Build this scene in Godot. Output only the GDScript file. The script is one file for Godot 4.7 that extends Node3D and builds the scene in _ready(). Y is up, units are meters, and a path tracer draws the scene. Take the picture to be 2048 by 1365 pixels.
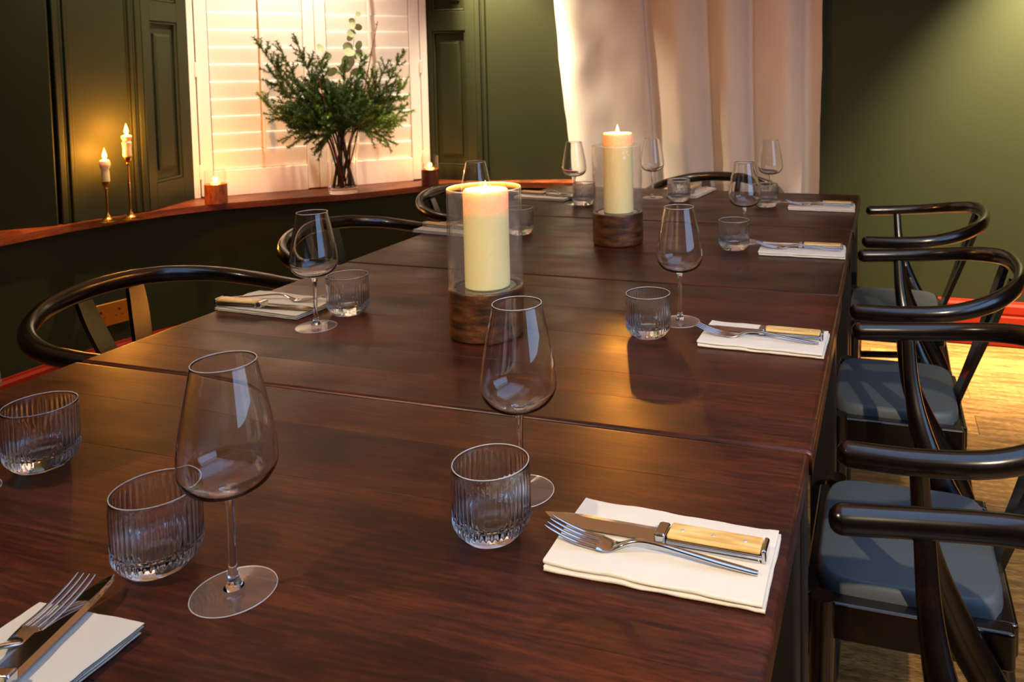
extends Node3D
# A private dining room set for dinner: four tables in a row, wishbone chairs, a bay window with shutters.
# World: the row of tables runs along -z, its right edge near x = -0.09; the eye stands at x = z = 0.

const TT := 0.75          # table top height
const SILL := 0.675       # window sill height

# ------------------------------------------------------------------ mesh builder
class MB:
	var v := PackedVector3Array()
	var n := PackedVector3Array()
	var uv := PackedVector2Array()
	var ix := PackedInt32Array()

	func tri_flat(a: Vector3, b: Vector3, c: Vector3) -> void:   # counter-clockwise seen from outside
		var k := v.size()
		var m := (b - a).cross(c - a).normalized()
		for p in [a, b, c]:
			v.append(p); n.append(m); uv.append(Vector2(p.x, p.z))
		ix.append_array(PackedInt32Array([k, k + 2, k + 1]))

	# rows of points -> smooth sheet; wrap closes each row; outward side found from the enclosed volume
	func grid(rows: Array, wrap := false, mode := 0) -> void:
		var R := rows.size()
		var W: int = rows[0].size()
		var base := v.size()
		var sign := 1.0
		if mode == 0:
			var mid := Vector3.ZERO
			for r in rows:
				for p in r: mid += p
			mid /= float(R * W)
			var vol := 0.0
			for r in R - 1:
				for c in (W if wrap else W - 1):
					var a: Vector3 = rows[r][c] - mid
					var b: Vector3 = rows[r][(c + 1) % W] - mid
					var d: Vector3 = rows[r + 1][c] - mid
					var e: Vector3 = rows[r + 1][(c + 1) % W] - mid
					vol += a.dot(b.cross(d)) + b.dot(e.cross(d))
			if vol < 0.0: sign = -1.0
		elif mode < 0: sign = -1.0
		var nor := []
		for r in R:
			var line := PackedVector3Array()
			for c in W:
				var cp: int = (c + 1) % W if wrap else mini(c + 1, W - 1)
				var cm: int = (c + W - 1) % W if wrap else maxi(c - 1, 0)
				var du: Vector3 = rows[r][cp] - rows[r][cm]
				var dv: Vector3 = rows[mini(r + 1, R - 1)][c] - rows[maxi(r - 1, 0)][c]
				var m := du.cross(dv)
				line.append(m.normalized() * sign if m.length_squared() > 1e-18 else Vector3.ZERO)
			nor.append(line)
		for r in R:
			for c in W:
				var m: Vector3 = nor[r][c]
				if m == Vector3.ZERO:
					var o: int = r + 1 if r + 1 < R and nor[r + 1][c] != Vector3.ZERO else maxi(r - 1, 0)
					for q in nor[o]: m += q
					m = m.normalized() if m.length() > 1e-6 else Vector3.UP
				v.append(rows[r][c]); n.append(m); uv.append(Vector2(float(c) / W, float(r) / maxf(R - 1, 1)))
		for r in R - 1:
			for c in (W if wrap else W - 1):
				var a := base + r * W + c
				var b := base + r * W + (c + 1) % W
				var d := a + W
				var e := b + W
				if sign > 0: ix.append_array(PackedInt32Array([a, d, b, b, d, e]))
				else: ix.append_array(PackedInt32Array([a, b, d, b, e, d]))

	# closed body of revolution: profile (r, y) from the axis below, outside, to the axis above (or back inside)
	func lathe(prof: Array, seg := 32, flutes := 0, depth := 0.0, lo := 0.0, hi := 1.0, at := Vector3.ZERO) -> void:
		var runs := [[prof[0]]]
		for k in range(1, prof.size()):
			runs[-1].append(prof[k])
			if k + 1 < prof.size():
				var a: Vector2 = prof[k] - prof[k - 1]
				var b: Vector2 = prof[k + 1] - prof[k]
				if absf(a.angle_to(b)) > 0.62: runs.append([prof[k]])
		for run in runs:
			var rows := []
			for p in run:
				var line := PackedVector3Array()
				for s in seg:
					var t := TAU * s / seg
					var r: float = p.x
					if flutes and p.y > lo and p.y < hi and r > 0.01:
						var f := smoothstep(lo, lo + 0.012, p.y) * (1.0 - smoothstep(hi - 0.014, hi, p.y))
						r += depth * f * (absf(sin(t * flutes * 0.5)) - 0.5)
					line.append(at + Vector3(r * cos(t), p.y, r * sin(t)))
				rows.append(line)
			grid(rows, true, -1)

	# a bar swept along points; size = half width (along side) and half height (along up)
	func sweep(path: Array, sizes: Array, up := Vector3.UP, seg := 12, sharp := 2.0) -> void:
		var rows := []
		for k in path.size():
			var t: Vector3 = (path[mini(k + 1, path.size() - 1)] - path[maxi(k - 1, 0)]).normalized()
			var side := t.cross(up)
			side = side.normalized() if side.length() > 1e-4 else t.cross(Vector3.RIGHT).normalized()
			var u := side.cross(t).normalized()
			var line := PackedVector3Array()
			var sz: Vector2 = sizes[k]
			for s in seg:
				var a := TAU * s / seg
				var c := cos(a)
				var d := sin(a)
				line.append(path[k] + side * signf(c) * pow(absf(c), 2.0 / sharp) * sz.x + u * signf(d) * pow(absf(d), 2.0 / sharp) * sz.y)
			rows.append(line)
		grid(rows, true, 0)
		for e in [0, path.size() - 1]:
			var sz: Vector2 = sizes[e]
			if maxf(sz.x, sz.y) > 0.0006:
				var dir: Vector3 = (path[1] - path[0]) if e == 0 else (path[e - 1] - path[e])
				for s in seg:
					var a: Vector3 = rows[e][s]
					var b: Vector3 = rows[e][(s + 1) % seg]
					if (a - path[e]).cross(b - path[e]).dot(dir) < 0: tri_flat(path[e], a, b)
					else: tri_flat(path[e], b, a)

	# box with rounded edges
	func box(size: Vector3, r: float, at := Transform3D.IDENTITY) -> void:
		var h := size * 0.5
		r = minf(r, minf(h.x, minf(h.y, h.z)) * 0.98)
		var inner := h - Vector3(r, r, r)
		for f in 6:
			var axis := f / 2
			var sg := 1.0 if f % 2 == 0 else -1.0
			var a1 := (axis + 1) % 3
			var a2 := (axis + 2) % 3
			var s1 := [-h[a1], -inner[a1], inner[a1], h[a1]]
			var s2 := [-h[a2], -inner[a2], inner[a2], h[a2]]
			var base := v.size()
			for i in 4:
				for j in 4:
					var p := Vector3.ZERO
					p[axis] = h[axis] * sg
					p[a1] = s1[i]; p[a2] = s2[j]
					var q := Vector3(clampf(p.x, -inner.x, inner.x), clampf(p.y, -inner.y, inner.y), clampf(p.z, -inner.z, inner.z))
					var d := (p - q).normalized()
					if r < 1e-5:
						d = Vector3.ZERO
						d[axis] = sg
					var pos := q + d * r
					v.append(at * pos); n.append((at.basis * d).normalized()); uv.append(Vector2(p[a1], p[a2]))
			for i in 3:
				for j in 3:
					var a := base + i * 4 + j
					if sg > 0: ix.append_array(PackedInt32Array([a, a + 1, a + 4, a + 1, a + 5, a + 4]))
					else: ix.append_array(PackedInt32Array([a, a + 4, a + 1, a + 1, a + 4, a + 5]))

	# upright prism over a polygon in x (x) and z (y), counter-clockwise or not, with a small chamfer at the top
	func prism(poly: PackedVector2Array, y0: float, y1: float, ch := 0.0, at := Transform3D.IDENTITY) -> void:
		if not Geometry2D.is_polygon_clockwise(poly): poly.reverse()
		var N := poly.size()
		var top := poly
		if ch > 0.0:
			var o := Geometry2D.offset_polygon(poly, -ch, Geometry2D.JOIN_MITER)
			if o.size() == 1 and o[0].size() == N:
				var best := 0
				for k in N:
					if o[0][k].distance_to(poly[0]) < o[0][best].distance_to(poly[0]): best = k
				var alt := PackedVector2Array()
				var same := Geometry2D.is_polygon_clockwise(o[0])
				for k in N: alt.append(o[0][(best + (k if same else N - k)) % N])
				top = alt
		var lv := [[poly, y0], [poly, y1 - (ch if top != poly else 0.0)]]
		if top != poly: lv.append([top, y1])
		var c := Vector3.ZERO
		for k in lv.size() - 1:
			for s in N:
				var t := (s + 1) % N
				var a := Vector3(lv[k][0][s].x, lv[k][1], lv[k][0][s].y)
				var b := Vector3(lv[k][0][t].x, lv[k][1], lv[k][0][t].y)
				var d := Vector3(lv[k + 1][0][s].x, lv[k + 1][1], lv[k + 1][0][s].y)
				var e := Vector3(lv[k + 1][0][t].x, lv[k + 1][1], lv[k + 1][0][t].y)
				side(at * a, at * b, at * e, at * d, at.basis * Vector3(poly[t].y - poly[s].y, 0, poly[s].x - poly[t].x))
		var tr := Geometry2D.triangulate_polygon(top)
		for k in range(0, tr.size(), 3):
			var p := [top[tr[k]], top[tr[k + 1]], top[tr[k + 2]]]
			facing(at * Vector3(p[0].x, y1, p[0].y), at * Vector3(p[1].x, y1, p[1].y), at * Vector3(p[2].x, y1, p[2].y), at.basis * Vector3.UP)
		tr = Geometry2D.triangulate_polygon(poly)
		for k in range(0, tr.size(), 3):
			var p := [poly[tr[k]], poly[tr[k + 1]], poly[tr[k + 2]]]
			facing(at * Vector3(p[0].x, y0, p[0].y), at * Vector3(p[1].x, y0, p[1].y), at * Vector3(p[2].x, y0, p[2].y), at.basis * Vector3.DOWN)

	func facing(a: Vector3, b: Vector3, c: Vector3, out: Vector3) -> void:
		if (b - a).cross(c - a).dot(out) < 0: tri_flat(a, c, b)
		else: tri_flat(a, b, c)

	func side(a: Vector3, b: Vector3, c: Vector3, d: Vector3, out: Vector3) -> void:
		facing(a, b, c, out); facing(a, c, d, out)

	func mesh() -> ArrayMesh:
		var m := ArrayMesh.new()
		var arr := []
		arr.resize(Mesh.ARRAY_MAX)
		arr[Mesh.ARRAY_VERTEX] = v
		arr[Mesh.ARRAY_NORMAL] = n
		arr[Mesh.ARRAY_TEX_UV] = uv
		arr[Mesh.ARRAY_INDEX] = ix
		m.add_surface_from_arrays(Mesh.PRIMITIVE_TRIANGLES, arr)
		return m

# ------------------------------------------------------------------ naming helpers
var used := {}

func numbered(called: String) -> String:
	if not used.has(called):
		used[called] = 0
		return called
	used[called] += 1
	return "%s_%03d" % [called, used[called]]

func thing(called: String, label: String, category: String, at := Vector3.ZERO, turn := 0.0, group := "") -> Node3D:
	var o := Node3D.new()
	o.name = numbered(called)
	add_child(o)
	o.position = at
	o.rotation.y = turn
	o.set_meta("label", label)
	o.set_meta("category", category)
	if group: o.set_meta("group", group)
	return o

func obj(called: String, what, m: Material, parent: Node = null) -> MeshInstance3D:
	var o := MeshInstance3D.new()
	o.mesh = what.mesh() if what is MB else what
	o.material_override = m
	if parent == null:
		o.name = numbered(called)
		add_child(o)
	else:
		o.name = called
		parent.add_child(o, true)
	return o

func struct(called: String, what, m: Material, label := "") -> MeshInstance3D:
	var o := obj(called, what, m)
	o.set_meta("kind", "structure")
	if label: o.set_meta("label", label)
	return o

func dup(o: Node3D, called: String, label: String, at: Vector3, turn: float) -> Node3D:
	var c: Node3D = o.duplicate()
	c.name = numbered(called)
	add_child(c)
	c.position = at
	c.rotation.y = turn
	c.set_meta("label", label)
	return c

func boxed(size: Vector3, r: float, at := Vector3.ZERO, turn := 0.0) -> MB:
	var m := MB.new()
	m.box(size, r, Transform3D(Basis(Vector3.UP, turn), at))
	return m

func curve(P: Array, steps := 6) -> Array:
	var o := []
	for i in P.size() - 1:
		var a = P[maxi(i - 1, 0)]
		var b = P[i]
		var c = P[i + 1]
		var d = P[mini(i + 2, P.size() - 1)]
		for k in steps:
			var t := float(k) / steps
			o.append(0.5 * ((2.0 * b) + (c - a) * t + (2.0 * a - 5.0 * b + 4.0 * c - d) * t * t + (3.0 * b - a - 3.0 * c + d) * t * t * t))
	o.append(P[-1])
	return o

# ------------------------------------------------------------------ materials
var M := {}

func mat(c: Color, rough := 0.6, metal := 0.0) -> StandardMaterial3D:
	var m := StandardMaterial3D.new()
	m.albedo_color = c
	m.roughness = rough
	m.metallic = metal
	return m

func c8(r: int, g: int, b: int) -> Color:
	return Color(r / 255.0, g / 255.0, b / 255.0)

func noise_tex(freq: float, sd: int, ramp: Array, size := 512, octaves := 4, kind := FastNoiseLite.TYPE_SIMPLEX_SMOOTH) -> NoiseTexture2D:
	var f := FastNoiseLite.new()
	f.noise_type = kind
	f.frequency = freq
	f.seed = sd
	f.fractal_octaves = octaves
	var t := NoiseTexture2D.new()
	t.width = size
	t.height = size
	t.seamless = true
	t.noise = f
	if ramp.size():
		var g := Gradient.new()
		var off := PackedFloat32Array()
		var col := PackedColorArray()
		for r in ramp:
			off.append(r[0]); col.append(r[1])
		g.offsets = off
		g.colors = col
		t.color_ramp = g
	return t

func grey(a: float) -> Color:
	return Color(a, a, a)

# wood: broad bands times fine grain, along the local axis with the small scale
func wood(dark: Color, mid: Color, light: Color, scale: Vector3, fine: Vector3, rough: float, sd: int, world := false) -> StandardMaterial3D:
	var m := mat(Color.WHITE, rough)
	m.albedo_texture = noise_tex(0.012, sd, [[0.15, dark], [0.5, mid], [0.85, light]])
	m.uv1_triplanar = true
	m.uv1_world_triplanar = world
	m.uv1_scale = scale
	m.detail_enabled = true
	m.detail_blend_mode = BaseMaterial3D.BLEND_MODE_MUL
	m.detail_albedo = noise_tex(0.03, sd + 7, [[0.25, grey(0.62)], [0.5, grey(0.95)], [0.8, Color.WHITE]], 512, 5)
	m.detail_uv_layer = BaseMaterial3D.DETAIL_UV_2
	m.uv2_triplanar = true
	m.uv2_world_triplanar = world
	m.uv2_scale = fine
	return m

func rough_map(m: StandardMaterial3D, freq: float, sd: int, lo: float, hi: float) -> void:
	m.roughness = 1.0
	m.roughness_texture = noise_tex(freq, sd, [[0.2, grey(lo)], [0.8, grey(hi)]], 256)

func bump(m: StandardMaterial3D, freq: float, sd: int, cm: float, size := 512) -> void:
	m.heightmap_enabled = true
	m.heightmap_texture = noise_tex(freq, sd, [], size, 3)
	m.heightmap_scale = cm

func glass(ior_scale := 0.05) -> StandardMaterial3D:
	var m := mat(Color(1, 1, 1, 0.0), 0.0)
	m.refraction_enabled = true
	m.refraction_scale = ior_scale
	return m

func pane(c := Color(1, 1, 1, 0.02)) -> StandardMaterial3D:
	var m := mat(c, 0.02)
	m.transparency = BaseMaterial3D.TRANSPARENCY_ALPHA
	return m

func glow(c: Color, e: float) -> StandardMaterial3D:
	var m := mat(c, 0.5)
	m.emission_enabled = true
	m.emission = c
	m.emission_energy_multiplier = e
	return m

func wax(c: Color) -> StandardMaterial3D:
	var m := mat(c, 0.42)
	m.subsurf_scatter_enabled = true
	m.subsurf_scatter_strength = 0.3
	return m

# a tabletop picture of straight grain along the board, with darker streaks, knots and one hairline crack
func table_picture(sd: int) -> ImageTexture:
	var W := 2048
	var H := 1024
	var f := FastNoiseLite.new()
	f.noise_type = FastNoiseLite.TYPE_SIMPLEX_SMOOTH
	f.seed = sd
	f.fractal_octaves = 4
	f.frequency = 0.02
	var band := f.get_image(64, 512)
	f.seed = sd + 1
	f.frequency = 0.11
	var streak := f.get_image(128, 1024)
	f.seed = sd + 2
	f.frequency = 0.3
	var pore := f.get_image(256, 1024)
	f.seed = sd + 3
	f.frequency = 0.012
	var cloud := f.get_image(256, 128)
	var maps := []
	for im in [band, streak, pore, cloud]:
		im.resize(W, H, Image.INTERPOLATE_CUBIC)
		im.convert(Image.FORMAT_L8)
		maps.append(im.get_data())
	var a: PackedByteArray = maps[0]
	var b: PackedByteArray = maps[1]
	var p: PackedByteArray = maps[2]
	var q: PackedByteArray = maps[3]
	var out := PackedByteArray()
	out.resize(W * H * 3)
	for y in H:
		for x in W:
			var k := y * W + x
			var g := 0.34 * a[k] / 255.0 + 0.44 * b[k] / 255.0 + 0.22 * q[k] / 255.0
			g = clampf((g - 0.5) * 2.3 + 0.5, 0.0, 1.0)
			var pr := 1.0 - 0.42 * clampf((p[k] / 255.0 - 0.5) * 2.2, 0.0, 1.0)
			var s := pr
			out[k * 3] = int(clampf((38.0 + 52.0 * g) * s, 0, 255))
			out[k * 3 + 1] = int(clampf((13.0 + 26.0 * g) * s, 0, 255))
			out[k * 3 + 2] = int(clampf((8.0 + 12.0 * g) * s, 0, 255))
	return ImageTexture.create_from_image(Image.create_from_data(W, H, false, Image.FORMAT_RGB8, out))

func make_materials() -> void:
	M.green = mat(c8(45, 48, 28), 0.55)
	M.green.metallic_specular = 0.25
	bump(M.green, 0.25, 3, 0.02, 256)
	M.green.uv1_triplanar = true
	M.green.uv1_world_triplanar = true
	M.green.uv1_scale = Vector3(2, 2, 2)
	M.ceiling = mat(c8(225, 226, 224), 0.9)
	M.red = mat(c8(140, 34, 12), 0.55)
	M.red.metallic_specular = 0.25
	M.white = mat(c8(238, 230, 220), 0.45)
	M.sill = wood(c8(96, 42, 14), c8(132, 60, 20), c8(158, 78, 28), Vector3(1.2, 6, 1.2), Vector3(6, 30, 6), 0.4, 21, true)
	M.floor = []
	for k in 4:
		var t: float = [1.0, 0.9, 1.08, 0.95][k]
		M.floor.append(wood(c8(int(140 * t), int(98 * t), int(50 * t)), c8(int(174 * t), int(126 * t), int(66 * t)), c8(int(196 * t), int(146 * t), int(80 * t)), Vector3(0.7, 4, 6), Vector3(2.2, 9, 22), 0.42, 40 + k * 13, true))
	M.table = []
	var pics := [table_picture(100), table_picture(110), table_picture(120)]
	for k in 6:
		var m := mat(grey([1.0, 0.94, 0.98, 0.9, 0.96, 1.0][k]), 0.36)
		m.albedo_texture = pics[k % 3]
		m.metallic_specular = 0.42
		rough_map(m, 0.02, 60 + k, 0.30, 0.44)
		M.table.append(m)
	M.table_edge = wood(c8(60, 30, 18), c8(92, 50, 30), c8(118, 68, 42), Vector3(1.5, 8, 1.5), Vector3(6, 40, 6), 0.4, 91, true)
	M.black = mat(c8(22, 19, 17), 0.45)
	M.chair = wood(c8(9, 4, 3), c8(16, 7, 5), c8(26, 11, 8), Vector3(3, 3, 3), Vector3(14, 14, 14), 0.26, 31)
	M.chair.clearcoat_enabled = true
	M.chair.clearcoat = 0.6
	M.chair.clearcoat_roughness = 0.16
	M.leather = mat(c8(76, 82, 85), 0.5)
	bump(M.leather, 0.4, 12, 0.03, 256)
	M.leather.uv1_triplanar = true
	M.leather.uv1_scale = Vector3(9, 9, 9)
	M.glass = glass()
	M.pane = pane(Color(1, 1, 1, 0.0))
	M.foot = pane(Color(1, 1, 1, 0.02))
	M.bowl = pane(Color(1, 1, 1, 0.0))
	M.bowl.roughness = 0.0
	M.hurricane = pane(Color(0.96, 0.94, 0.95, 0.03))
	bump(M.hurricane, 0.02, 15, 0.12, 256)
	M.hurricane.uv1_triplanar = true
	M.hurricane.uv1_scale = Vector3(6, 3, 6)
	M.steel = mat(c8(205, 205, 208), 0.1, 1.0)
	M.rivet = mat(c8(200, 200, 205), 0.45, 0.6)
	M.horn = mat(Color.WHITE, 0.28)
	M.horn.albedo_texture = noise_tex(0.01, 71, [[0.2, c8(200, 158, 92)], [0.5, c8(216, 178, 112)], [0.8, c8(228, 198, 138)]], 256)
	M.horn.uv1_triplanar = true
	M.horn.uv1_scale = Vector3(4, 30, 30)
	M.linen = mat(c8(212, 205, 194), 0.9)
	bump(M.linen, 0.35, 17, 0.03, 512)
	M.linen.uv1_triplanar = true
	M.linen.uv1_scale = Vector3(14, 14, 14)
	M.curtain = mat(c8(200, 192, 184), 0.95)
	M.curtain.albedo_texture = noise_tex(0.25, 81, [[0.2, grey(0.9)], [0.8, Color.WHITE]], 512, 2)
	M.curtain.uv1_triplanar = true
	M.curtain.uv1_scale = Vector3(2, 5, 2)
	bump(M.curtain, 0.3, 18, 0.06)
	M.mango = wood(c8(34, 17, 9), c8(78, 43, 21), c8(120, 74, 38), Vector3(2.5, 9, 2.5), Vector3(10, 44, 10), 0.42, 55)
	M.amber = wood(c8(120, 52, 18), c8(160, 78, 30), c8(186, 102, 48), Vector3(12, 3, 12), Vector3(60, 8, 60), 0.4, 57)
	M.amber_dark = wood(c8(60, 22, 12), c8(92, 38, 20), c8(120, 56, 28), Vector3(12, 3, 12), Vector3(60, 8, 60), 0.4, 58)
	M.wax = wax(c8(240, 224, 160))
	M.rim = pane(Color(1, 1, 1, 0.26))  # whitish ring material: the bright line along glass edges is painted in
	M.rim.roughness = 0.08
	M.flame = glow(Color(1.0, 0.72, 0.34), 14.0)
	M.wick = mat(c8(30, 24, 20), 0.9)
	M.brass = mat(c8(206, 156, 70), 0.2, 1.0)
	M.socket = mat(c8(208, 150, 72), 0.3, 1.0)
	M.needle = mat(c8(66, 98, 34), 0.55)
	M.needle.backlight_enabled = true
	M.needle.backlight = c8(60, 90, 24)
	M.tip = mat(c8(122, 152, 50), 0.55)  # paler copy of the needle colour, with the light painted in
	M.tip.backlight_enabled = true
	M.tip.backlight = c8(90, 120, 40)
	M.bark = mat(c8(82, 56, 36), 0.8)
	M.twig = mat(c8(132, 66, 36), 0.7)
	M.euc = mat(c8(168, 178, 140), 0.6)
	M.euc.backlight_enabled = true
	M.euc.backlight = c8(150, 160, 110)
	M.lamp = glow(Color(1.0, 0.86, 0.66), 3.0)
	M.daylight = glow(Color(0.62, 0.78, 1.0), 1.2)

# ------------------------------------------------------------------ lights
func downlight(at: Vector3, aim: Vector3, energy: float, col: Color, cone: float, soft := 0.04, label := "") -> void:
	var t := thing("ceiling_light", label, "light", at, 0.0, "ceiling spotlights")
	var m := MB.new()
	m.lathe([Vector2(0.0, 0.02), Vector2(0.036, 0.02), Vector2(0.05, 0.0), Vector2(0.055, 0.0), Vector2(0.055, 0.06), Vector2(0.0, 0.06)], 24)
	obj("housing", m, M.white, t)
	m = MB.new()
	m.lathe([Vector2(0.0, 0.012), Vector2(0.034, 0.012), Vector2(0.034, 0.018), Vector2(0.0, 0.018)], 24)
	obj("lens", m, M.lamp, t)
	var l := SpotLight3D.new()
	l.name = "light"
	t.add_child(l)
	l.position = Vector3(0, -0.01, 0)
	l.look_at_from_position(at + Vector3(0, -0.01, 0), aim, Vector3(0.01, 0.02, 1).normalized())
	l.light_color = col
	l.light_energy = energy
	l.spot_range = 12.0
	l.spot_attenuation = 2.0
	l.spot_angle = cone
	l.spot_angle_attenuation = 0.8
	l.light_size = soft
	l.shadow_enabled = true

func _ready() -> void:
	# ---------------------------------------------------------------- camera, sky, exposure
	var cam := Camera3D.new()
	cam.name = "camera"
	add_child(cam)
	var f := 1614.1
	cam.transform = Transform3D(Basis(Vector3.UP, 0.3008) * Basis(Vector3.RIGHT, -0.0592) * Basis(Vector3.BACK, -0.0148), Vector3(0, 1.23, 0))
	cam.near = 0.05
	cam.far = 60.0
	cam.projection = Camera3D.PROJECTION_FRUSTUM
	cam.size = 1365.0 / f * cam.near
	cam.frustum_offset = Vector2((1024.0 - 1271.2) / f, (227.0 - 682.5) / f) * cam.near
	cam.current = true
	var at := CameraAttributesPhysical.new()
	at.frustum_focal_length = 35.0
	at.frustum_focus_distance = 1.0
	at.exposure_aperture = 15.0
	cam.attributes = at
	var env := Environment.new()
	env.background_mode = Environment.BG_COLOR
	env.background_color = c8(8, 10, 16)
	env.tonemap_mode = Environment.TONE_MAPPER_LINEAR
	env.tonemap_exposure = 1.0
	env.sdfgi_enabled = true
	env.ssao_enabled = true
	env.ssil_enabled = true
	var we := WorldEnvironment.new()
	we.name = "environment"
	we.environment = env
	add_child(we)
	make_materials()

	# ---------------------------------------------------------------- lights of the room
	var warm := Color(1.0, 0.91, 0.76)
	downlight(Vector3(-2.30, 2.32, -2.72), Vector3(-2.50, 0.9, -2.92), 3.0, Color(1.0, 0.93, 0.82), 42.0, 0.03, "ceiling spotlight over the middle of the bay window sill")
	downlight(Vector3(-1.78, 2.10, -3.45), Vector3(-1.60, 0.8, -3.55), 4.0, warm, 42.0, 0.03, "ceiling spotlight in the corner between bay window and curtain")
	downlight(Vector3(-1.98, 2.14, -3.30), Vector3(-1.70, 1.25, -3.62), 9.5, warm, 22.0, 0.03, "ceiling spotlight on the green wall left of the curtain")
	downlight(Vector3(0.90, 2.16, -3.32), Vector3(0.72, 1.0, -3.73), 31.0, warm, 35.0, 0.04, "ceiling spotlight washing the plain green back wall")
	downlight(Vector3(0.62, 2.32, -3.10), Vector3(0.50, 0.0, -3.10), 5.5, warm, 21.0, 0.03, "ceiling spotlight above the floor by the back wall")
	downlight(Vector3(0.85, 2.30, 0.85), Vector3(0.20, 0.45, -1.7), 7.5, Color(1.0, 0.9, 0.74), 29.0, 0.02, "ceiling spotlight behind the row of chairs on the right")
	downlight(Vector3(-1.65, 2.32, 0.25), Vector3(-1.0, 0.75, -0.62), 3.0, warm, 32.0, 0.03, "ceiling spotlight over the near left corner of the tables")
	downlight(Vector3(-2.58, 2.26, -2.20), Vector3(-2.86, 1.45, -2.33), 1.6, warm, 27.0, 0.03, "ceiling spotlight grazing the pilaster above the candlesticks")
	var roof := thing("rooflight", "pale blue rooflight pane in the ceiling above the near chairs", "window", Vector3(0.35, 2.352, -0.95), 0.0)
	obj("pane", boxed(Vector3(1.5, 0.016, 2.2), 0.004), M.daylight, roof)
	var rl := AreaLight3D.new()
	rl.name = "light"
	roof.add_child(rl)
	rl.position = Vector3(0, -0.02, 0)
	rl.rotation.x = -PI / 2
	rl.area_size = Vector2(1.5, 2.2)
	rl.light_color = Color(0.70, 0.85, 1.0)
	rl.light_energy = 0.62
	rl.area_range = 12.0
	rl.shadow_enabled = true
	var day := thing("window_light", "tall bright window pane on the right hand wall beside the chairs", "window", Vector3(1.62, 1.5, -0.75), 0.0)
	obj("pane", boxed(Vector3(0.02, 1.3, 1.8), 0.004), M.daylight, day)
	var al := AreaLight3D.new()
	al.name = "light"
	day.add_child(al)
	al.position = Vector3(-0.03, 0, 0)
	al.rotation.y = PI / 2
	al.area_size = Vector2(1.8, 1.3)
	al.light_color = Color(0.68, 0.84, 1.0)
	al.light_energy = 1.05
	al.area_range = 12.0
	al.shadow_enabled = true

	build_room()
	build_window()
	build_tables()
	build_chairs()
	build_settings()
	build_candles()
	build_sill_things()

# ------------------------------------------------------------------ the room
const SILL_FRONT := [Vector2(-2.93, -0.6), Vector2(-2.885, -1.3), Vector2(-2.872, -1.95), Vector2(-2.852, -2.266), Vector2(-2.75, -2.60), Vector2(-2.52, -2.85), Vector2(-2.285, -3.05), Vector2(-2.12, -3.29), Vector2(-2.00, -3.44), Vector2(-1.67, -3.53), Vector2(-1.42, -3.57)]

func wall_slab(called: String, a: Vector2, b: Vector2, y0: float, y1: float, thick: float, m: Material, label := "") -> MeshInstance3D:
	# the face from a to b looks to the left of the way from a to b seen from above with z down; thickness goes behind it
	var d := (b - a).normalized()
	var back := Vector2(-d.y, d.x) * -thick
	var mb := MB.new()
	mb.prism(PackedVector2Array([a, b, b + back, a + back]), y0, y1)
	return struct(called, mb, m, label)

func plane_at(a: Vector2, b: Vector2) -> Transform3D:
	# x along a->b, y up, z out of the face towards the room; origin at a on the floor
	var d := (b - a).normalized()
	var x := Vector3(d.x, 0, d.y)
	return Transform3D(Basis(x, Vector3.UP, x.cross(Vector3.UP)), Vector3(a.x, 0, a.y))

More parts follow.
